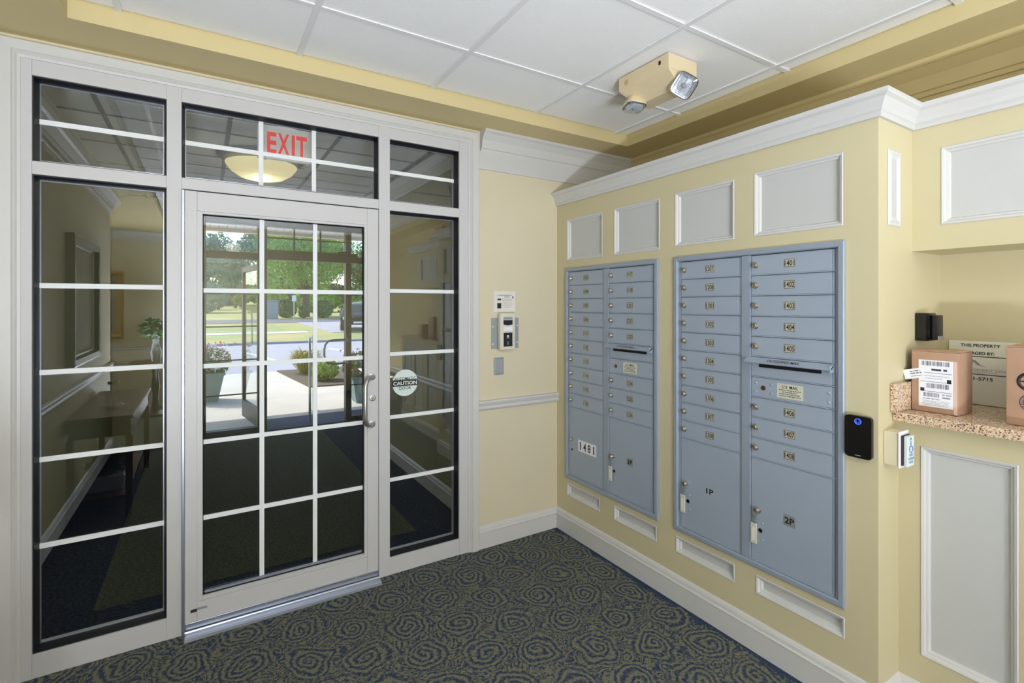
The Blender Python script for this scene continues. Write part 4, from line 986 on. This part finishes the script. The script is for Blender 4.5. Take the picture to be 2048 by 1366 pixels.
kinds = [('leaf_dark', 'dense dark green woodland tree'), ('leaf_green', 'bright green woodland tree'), ('leaf_blue', 'hazy blue-green woodland tree')]
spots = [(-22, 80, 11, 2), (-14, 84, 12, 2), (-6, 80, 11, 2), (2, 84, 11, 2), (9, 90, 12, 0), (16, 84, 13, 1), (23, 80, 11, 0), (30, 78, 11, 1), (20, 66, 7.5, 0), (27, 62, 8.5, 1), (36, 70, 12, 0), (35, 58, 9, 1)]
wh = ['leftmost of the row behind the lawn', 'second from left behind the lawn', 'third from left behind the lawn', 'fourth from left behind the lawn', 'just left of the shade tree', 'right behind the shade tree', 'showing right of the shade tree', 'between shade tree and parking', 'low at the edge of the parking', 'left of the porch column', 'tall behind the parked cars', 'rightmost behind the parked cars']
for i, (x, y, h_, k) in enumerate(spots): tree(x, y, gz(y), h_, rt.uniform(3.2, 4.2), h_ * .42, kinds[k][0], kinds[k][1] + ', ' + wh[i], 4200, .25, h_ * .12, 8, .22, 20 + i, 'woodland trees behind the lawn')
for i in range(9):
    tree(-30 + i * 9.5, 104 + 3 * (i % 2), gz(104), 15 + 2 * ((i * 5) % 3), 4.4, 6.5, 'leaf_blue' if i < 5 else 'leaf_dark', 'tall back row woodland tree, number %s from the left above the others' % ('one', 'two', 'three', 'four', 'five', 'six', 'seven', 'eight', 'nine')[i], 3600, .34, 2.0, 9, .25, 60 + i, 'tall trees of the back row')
def bush(x, y, zb, rx, rz, lm, label, n, ls, seed, cat='bush', group=None, ry=None):
    rnd = random.Random(seed); root = empty('clipped_bush', (x, y, zb)); f = MB(); ry = ry or rx
    core = bmesh.new(); bmesh.ops.create_icosphere(core, subdivisions=2, radius=1)
    for v in core.verts: v.co = (v.co.x * rx * .88, v.co.y * ry * .88, rz + v.co.z * rz * .9)
    f.addbm(core); leaves(f, (0, 0, rz), (rx, ry, rz), n, ls, 0, .84, 1, rnd); f.build('foliage', lm, root)
    MB().tube([(0, 0, -.1), (0, 0, rz * .8)], rx * .08, 6).build('stem', 'bark', root)
    return tag(root, label, cat, group)
bush(4.1, 44.6, gz(44.6), .82, .80, 'leaf_dark', 'large round clipped bush beside the pale utility cabinet', 900, .12, 1, group='bushes across the road')
bush(5.2, 43.2, gz(43.2), .36, .55, 'leaf_dark', 'narrow dark bush left of the shade tree trunk', 400, .1, 2, group='bushes across the road')
bush(6.9, 43.6, gz(43.6), .88, .78, 'leaf_dark', 'round clipped bush right of the shade tree trunk', 900, .12, 3, group='bushes across the road')
bush(12.5, 47, gz(47), 3.6, .8, 'leaf_green', 'long low hedge behind the parking', 1200, .16, 4, group='bushes across the road', ry=1.0)
us = [(-16, 62, 3.6, 2.0, 'leaf_green', 'far left of the lawn'), (-9, 60, 3.2, 1.7, 'leaf_hedge', 'left of the lawn'), (-2.6, 61, 3.0, 1.8, 'leaf_blue', 'behind the left lawn'), (3.6, 62, 2.9, 1.5, 'leaf_hedge', 'behind the utility cabinet'), (9.6, 61, 2.8, 1.5, 'leaf_green', 'behind the shade tree trunk'), (15.4, 58, 2.7, 1.6, 'leaf_dark', 'right of the shade tree'), (21.2, 55, 2.7, 1.7, 'leaf_green', 'beyond the parked cars'), (28, 52, 3.6, 2.0, 'leaf_dark', 'far right beyond the parked cars')]
for i, (x, y, r_, z_, lm_, wh_) in enumerate(us): bush(x, y, gz(y), r_, z_, lm_, 'wild leafy thicket ' + wh_, 1300, .26, 40 + i, 'thicket', 'thickets at the wood edge', 2.2)
bush(0, 113, gz(113), 75, 2.4, 'leaf_dark', 'long dark hedgerow along the far edge of the lawn', 9000, .5, 77, 'hedgerow', None, 2.5)
uc = empty('utility_cabinet', (2.67, 42.5, gz(42.5)))
rel(MB().bbox(2.2, 3.14, 42.1, 42.9, gz(42.5) - .1, gz(42.5) + 1.45, .03).build('body', 'utility_blue'), uc); rel(MB().bbox(2.15, 3.19, 42.05, 42.95, gz(42.5) + 1.45, gz(42.5) + 1.55, .03).build('lid', 'utility_blue'), uc)
for x in (2.22, 2.68): rel(MB().bbox(x, x + .44, 42.07, 42.099, gz(42.5) + .05, gz(42.5) + 1.38, .01).build('door', 'utility_blue'), uc)
tag(uc, 'pale blue-grey utility cabinet beside the clipped bushes', 'utility cabinet')
sg = empty('sign_post', (3.75, 38, gz(38)))
rel(MB().tube([(3.75, 38, gz(38) - .1), (3.75, 38, gz(38) + 1.9)], .035, 8).build('post', 'steel_brushed'), sg); rel(MB().bbox(3.6, 3.9, 37.95, 37.965, gz(38) + 1.5, gz(38) + 1.95, .004).build('plate', 'label_white'), sg)
tag(sg, 'thin post with a small white plate at the far drive', 'sign post')
def car(x, y, rz_, zb, body, label):
    root = empty('parked_car', (x, y, zb)); root.rotation_euler = (0, 0, rz_)
    L_, W_ = 4.4, 1.8
    prof = [(-2.2, .35), (-2.2, .72), (-2.05, .86), (-1.15, .96), (-.55, 1.42), (.85, 1.46), (1.55, 1.02), (2.1, .95), (2.2, .75), (2.2, .35)]
    b = MB(); S = [(-.9, .90), (-.84, 1.0), (.84, 1.0), (.9, .90)]
    cols = []
    for (yy, k) in ((-.9, .0), (-.82, 1), (.82, 1), (.9, 0)):
        cols.append([(px * (1 if k else .985), yy * (1 - .18 * max(0, (pz - .95)) / .5), pz if k else min(pz, .92 + (pz - .92) * .8)) for px, pz in prof])
    n = len(prof)
    for c_ in cols: b.v += c_
    for i in range(3):
        for k in range(n): b.f.append((i * n + k, i * n + (k + 1) % n, (i + 1) * n + (k + 1) % n, (i + 1) * n + k)); b.m.append(0)
    b.f.append(tuple(range(n))); b.m.append(0); b.f.append(tuple(range(3 * n, 4 * n))); b.m.append(0)
    b.build('body', body, root, True)
    def win(a, bq_, nm): 
        q = MB(); q.quad([(a[0], -.70, a[1]), (a[0], .70, a[1]), (bq_[0], .62, bq_[1]), (bq_[0], -.62, bq_[1])]); return q.build(nm, 'car_glass', root)
    win((-1.10, 1.005), (-.60, 1.40), 'windshield'); win((1.49, 1.08), (.91, 1.44), 'rear_window')
    for sy in (-1, 1):
        q = MB(); q.quad([(-.95, sy * .885, 1.0), (1.3, sy * .885, 1.0), (.8, sy * .79, 1.36), (-.5, sy * .79, 1.36)]); q.build('side_window', 'car_glass', root)
        for px in (-1.4, 1.35): 
            wl_ = MB().lathe([(.31, -.1), (.33, -.06), (.33, .06), (.31, .1)], 18, mp=lambda a, b_, c, px=px, sy=sy: (px + a, sy * .80 + c, .33 + b_)).build('wheel', 'tyre', root, True)
            MB().lathe([(.19, 0), (.17, .015)], 14, mp=lambda a, b_, c, px=px, sy=sy: (px + a, sy * (.905 + c), .33 + b_)).build('hub', 'steel_brushed', wl_)
        MB().bbox(-2.215, -2.10, sy * .48, sy * .80, .62, .76, .02).build('headlight', 'label_white', root)
        MB().bbox(2.10, 2.215, sy * .5, sy * .82, .68, .84, .02).build('tail_light', 'petal_red', root)
        MB().bbox(-.95, -.78, sy * .92, sy * 1.04, .98, 1.1, .02).build('wing_mirror', body, root)
    MB().bbox(-2.22, -2.12, -.42, .42, .55, .72, .02).build('grille', 'tyre', root); MB().bbox(-2.23, -2.19, -.26, .26, .40, .51, .005).build('number_plate', 'label_white', root)
    return tag(root, label, 'car')
car(5.35, 26.0, R(78), gz(26) + .03, 'car_dark', 'dark parked car nearest the road')
car(7.6, 33.0, R(70), gz(33) + .03, 'car_silver', 'silver parked car farther back in the parking')
# planting bed
bd_ = struct(poly('planting_bed', [(-.62, 9.85), (-.38, 7.1), (1.9, 6.95), (1.9, 9.85)], -.05, -.005, 'mulch'))
og = empty('ornamental_grass', (-.10, 9.15, -.005)); f = MB(); rg = random.Random(5)
for k in range(420):
    a = rg.uniform(0, 6.28); r0 = rg.uniform(0, .14); sp = rg.uniform(.15, .52); hh = rg.uniform(.32, .62); c0 = Vector((r0 * math.cos(a), r0 * math.sin(a), 0)); c1 = c0 + Vector((sp * .5 * math.cos(a), sp * .5 * math.sin(a), hh * .8)); c2 = c0 + Vector((sp * math.cos(a), sp * math.sin(a), hh * rg.uniform(.6, 1.0))); t = Vector((-math.sin(a), math.cos(a), 0)) * .012
    f.quad([c0 - t, c0 + t, c1 + t, c1 - t]); f.quad([c1 - t, c1 + t, c2])
f.build('blades', 'leaf_grassy', og); MB().lathe([(.10, -.02), (.12, .05), (.05, .12)], 10).build('crown_tuft', 'mulch', og)
tag(og, 'feathery yellow-green ornamental grass clump in the planting bed', 'grass clump', kind='thing')
bush(.02, 7.75, -.005, .28, .22, 'leaf_hedge', 'small rounded green shrub at the bed corner', 700, .035, 7, 'shrub')
def hedge():
    root = empty('low_hedge', (1.36, 7.75, -.005)); f = MB(); rnd = random.Random(9); f.bbox(-.85, .95, -.55, .55, 0, .36, .1)
    for _ in range(2600):
        x, y, z = rnd.uniform(-.92, 1.0), rnd.uniform(-.62, .62), rnd.uniform(.02, .44)
        if not (abs(x) > .8 or abs(y) > .5 or z > .33): continue
        leaves(f, (x, y, z), (.02, .02, .02), 1, .035, 0, 0, 1, rnd)
    f.build('foliage', 'leaf_hedge', root); MB().box(-.8, .9, -.45, .45, -.02, .02).build('root_mulch', 'mulch', root)
    return tag(root, 'low clipped yellow-green hedge filling the planting bed', 'hedge')
hedge()
def flower_pot(x, y, label, seed, s_=1.0):
    root = empty('flower_planter', (x, y, -.03)); rnd = random.Random(seed)
    pt = MB(); n = 4
    S = [(.15, 0), (.23, .42), (.25, .42), (.25, .46), (.22, .46), (.21, .43)]
    for r_, z in S: pt.v += [(r_ * sx * s_, r_ * sy * s_, z * s_) for sx, sy in ((-1, -1), (1, -1), (1, 1), (-1, 1))]
    for i in range(len(S) - 1):
        for k in range(4): pt.f.append((i * 4 + k, i * 4 + (k + 1) % 4, i * 4 + 4 + (k + 1) % 4, i * 4 + 4 + k)); pt.m.append(0)
    pt.f.append((0, 1, 2, 3)); pt.m.append(0); pt.build('pot', 'pot_grey', root)
    MB().box(-.2 * s_, .2 * s_, -.2 * s_, .2 * s_, .38 * s_, .42 * s_).build('soil', 'mulch', root)
    f = MB(); leaves(f, (0, 0, .62 * s_), (.36 * s_, .36 * s_, .26 * s_), 1700, .024, 0, .2, 1, rnd); f.build('foliage', 'leaf_dark', root)
    for nm, mt_, cnt in (('white_blooms', 'petal_white', 120), ('red_blooms', 'petal_red', 60)):
        q = MB()
        for _ in range(cnt):
            a = rnd.uniform(0, 6.28); r_ = rnd.uniform(.1, .42) * s_; z = (.50 + rnd.uniform(0, .42)) * s_
            c = (r_ * math.cos(a), r_ * math.sin(a), z)
            leaves(q, c, (.018, .018, .018), 6, .017, 0, 0, 1, rnd)
        q.build(nm, mt_, root)
    return tag(root, label, 'planter', 'flower planters flanking the doorway')
flower_pot(-2.0, 6.6, 'grey square planter of red and white flowers left of the doorway', 3)
flower_pot(.12, 5.3, 'grey square planter of red and white flowers right of the doorway', 4, .9)

# ------------------------------------------------------------------ lobby behind the camera, seen mirrored in the glass
mr = empty('landscape_picture', (XW, -2.2, 1.05))
q = MB(); mpL = lambda u, o, z: (XW + o, u, z)
q.ring(mpL, -2.70, -1.70, 1.06, 2.0, [(0, .001), (0, .05), (.012, .054), (.05, .05), (.06, .014)]); rel(q.build('frame', 'frame_dark'), mr)
q = MB(); q.ring(mpL, -2.642, -1.758, 1.118, 1.942, [(0, .013), (.004, .020), (.014, .013)]); rel(q.build('inner_slip', 'planter_white'), mr)
rel(MB().box(-2.645, -1.755, .004, .013, 1.115, 1.945, 0, mpL).build('canvas', 'canvas'), mr)
tag(mr, 'dark framed landscape picture on the left lobby wall', 'picture')
ct = empty('console_table', (-2.65, -2.25, 0))
rel(MB().bbox(-2.835, -2.46, -2.92, -1.58, .70, .725, .006).build('top', 'wood_brown'), ct); rel(MB().bbox(-2.82, -2.48, -2.89, -1.61, .58, .699, .004).build('apron', 'wood_dark'), ct)
for x in (-2.81, -2.49):
    for y in (-2.87, -1.63): rel(MB().bbox(x - .02, x + .02, y - .02, y + .02, 0, .58, .004).build('leg', 'wood_brown'), ct)
rel(MB().bbox(-2.79, -2.51, -2.85, -1.65, .13, .15, .003).build('shelf', 'wood_brown'), ct)
tag(ct, 'brown wooden console table against the left lobby wall', 'table')
pl = empty('table_planter', (-2.65, -1.95, .1505))
q = MB(); S = [(.10, .17, .151), (.12, .21, .26), (.115, .205, .262)]
for a, b, z in S: q.v += [(-2.65 + sx * a, -1.97 + sy * b, z) for sx, sy in ((-1, -1), (1, -1), (1, 1), (-1, 1))]
for i in range(2):
    for k in range(4): q.f.append((i * 4 + k, i * 4 + (k + 1) % 4, i * 4 + 4 + (k + 1) % 4, i * 4 + 4 + k)); q.m.append(0)
q.f.append((0, 1, 2, 3)); q.m.append(0); q.f.append((8, 9, 10, 11)); q.m.append(0)
rel(q.build('trough', 'planter_white'), pl)
f = MB(); leaves(f, (-2.65, -1.97, .30), (.12, .2, .1), 260, .04, 0, .1); rel(f.build('foliage', 'leaf_dark'), pl)
tag(pl, 'white trough of green foliage on the console shelf', 'planter')
hl = empty('glass_hurricane_lamp', (-2.63, -1.95, .7255))
rel(MB().lathe([(.07, 0), (.075, .02), (.03, .05), (.02, .08), (.055, .11), (.06, .15), (.04, .18), (.055, .22), (.04, .30), (.03, .36)], 24, mp=lambda a, b, c: (-2.63 + a, -1.95 + b, .726 + c)).build('lamp_glass', 'clear_glass', None, True), hl)
rel(MB().lathe([(.022, .18), (.024, .195), (.018, .2)], 14, mp=lambda a, b, c: (-2.63 + a, -1.95 + b, .726 + c)).build('burner', 'brass_dark'), hl)
tag(hl, 'clear glass hurricane lamp on the console table', 'lamp')
gp = empty('gold_framed_picture', (-3.15, -6.2, 1.0))
mpG = lambda u, o, z: (u, -6.2 + o, z)
q = MB(); q.ring(mpG, -4.3, -3.02, 1.02, 1.98, [(0, .001), (0, .03), (.03, .035), (.07, .015)]); rel(q.build('frame', 'gold'), gp)
rel(MB().box(-4.24, -3.08, .003, .012, 1.08, 1.92, 0, mpG).build('canvas', 'canvas'), gp)
tag(gp, 'gold framed landscape on the rear lobby wall', 'picture')
ptb = empty('pedestal_table', (-2.6, -5.5, 0))
rel(MB().lathe([(.16, 0), (.16, .03), (.05, .06), (.03, .25), (.05, .4), (.03, .55), (.06, .70), (.06, .715)], 20, mp=lambda a, b, c: (-2.6 + a, -5.5 + b, c)).build('pedestal', 'wood_dark', None, True), ptb)
rel(MB().lathe([(.28, .716), (.29, .725), (.28, .74)], 32, mp=lambda a, b, c: (-2.6 + a, -5.5 + b, c)).build('top', 'wood_brown', None, True), ptb)
tag(ptb, 'round pedestal table at the rear of the lobby', 'table')
fl = empty('flower_vase', (-2.6, -5.5, .7405))
rel(MB().lathe([(.05, 0), (.055, .02), (.07, .12), (.035, .25), (.05, .32), (.04, .32)], 20, mp=lambda a, b, c: (-2.6 + a, -5.5 + b, .741 + c)).build('vase', 'lamp_lens', None, True), fl)
f = MB(); leaves(f, (-2.6, -5.5, 1.17), (.18, .18, .14), 260, .05, 0, .2); leaves(f, (-2.6, -5.5, 1.18), (.17, .17, .13), 90, .045, 1, .5); rel(f.build('bouquet', ['leaf_dark', 'petal_white']), fl)
tag(fl, 'glass vase of dried flowers on the pedestal table', 'vase')
ac = empty('armchair', (-3.4, -5.4, 0))
rel(MB().bbox(-3.75, -3.15, -5.75, -5.15, .30, .46, .04).build('seat', 'cushion'), ac); rel(MB().bbox(-3.75, -3.15, -5.80, -5.70, .46, .95, .04).build('backrest', 'cushion'), ac)
for x in (-3.72, -3.18):
    rel(MB().bbox(x - .03, x + .03, -5.72, -5.18, .62, .66, .01).build('armrest', 'wood_dark'), ac)
    for y in (-5.70, -5.2): rel(MB().bbox(x - .025, x + .025, y - .025, y + .025, 0, .62, .006).build('leg', 'wood_dark'), ac)
tag(ac, 'upholstered armchair with dark wooden arms at the rear of the lobby', 'chair')
# unseen bowl light added behind the photographer for warm light, shaped like the vestibule's
mat('bowl_glass_lit', srgb(246, 234, 190), .35, emit=srgb(255, 236, 206), estr=1.2)
for (x, y, lb) in ((-1.2, -3.5, 'added cream glass bowl light on the lobby ceiling behind the photographer'),):
    o = empty('bowl_ceiling_light', (x, y, ZC))
    rel(MB().lathe([(.30, 0), (.30, -.012), (.26, -.022), (.05, -.022)], 36, mp=lambda a, b, c: (x + a, y + b, ZC - .009 + c)).build('ceiling_pan', 'kerb_grey', None, True), o)
    rel(MB().lathe([(.252, 0), (.250, -.008), (.215, -.055), (.155, -.095), (.06, -.118), (.001, -.121)], 40, mp=lambda a, b, c: (x + a, y + b, 2.585 + c)).build('glass_bowl', 'bowl_glass_lit', None, True), o)
    tag(o, lb, 'ceiling light')
for (ux, uy), lb in zip(FILL_XY, ('added white fill light trough by the left of the lobby rear', 'added white fill light trough by the right of the lobby rear')):
    o = empty('fill_light_trough', (ux, uy, 0))  # trough added around each unseen fill light
    q = MB()
    for (x0, x1, y0, y1) in ((-.18, .18, -.60, -.58), (-.18, .18, .58, .60), (-.18, -.16, -.58, .58), (.16, .18, -.58, .58)): q.bbox(x0, x1, y0, y1, .02, .36, .004)
    q.build('trough', 'porch_white', o); MB().bbox(-.2, .2, -.62, .62, 0, .02, .004).build('base', 'black_plastic', o)
    tag(o, lb, 'uplighter')
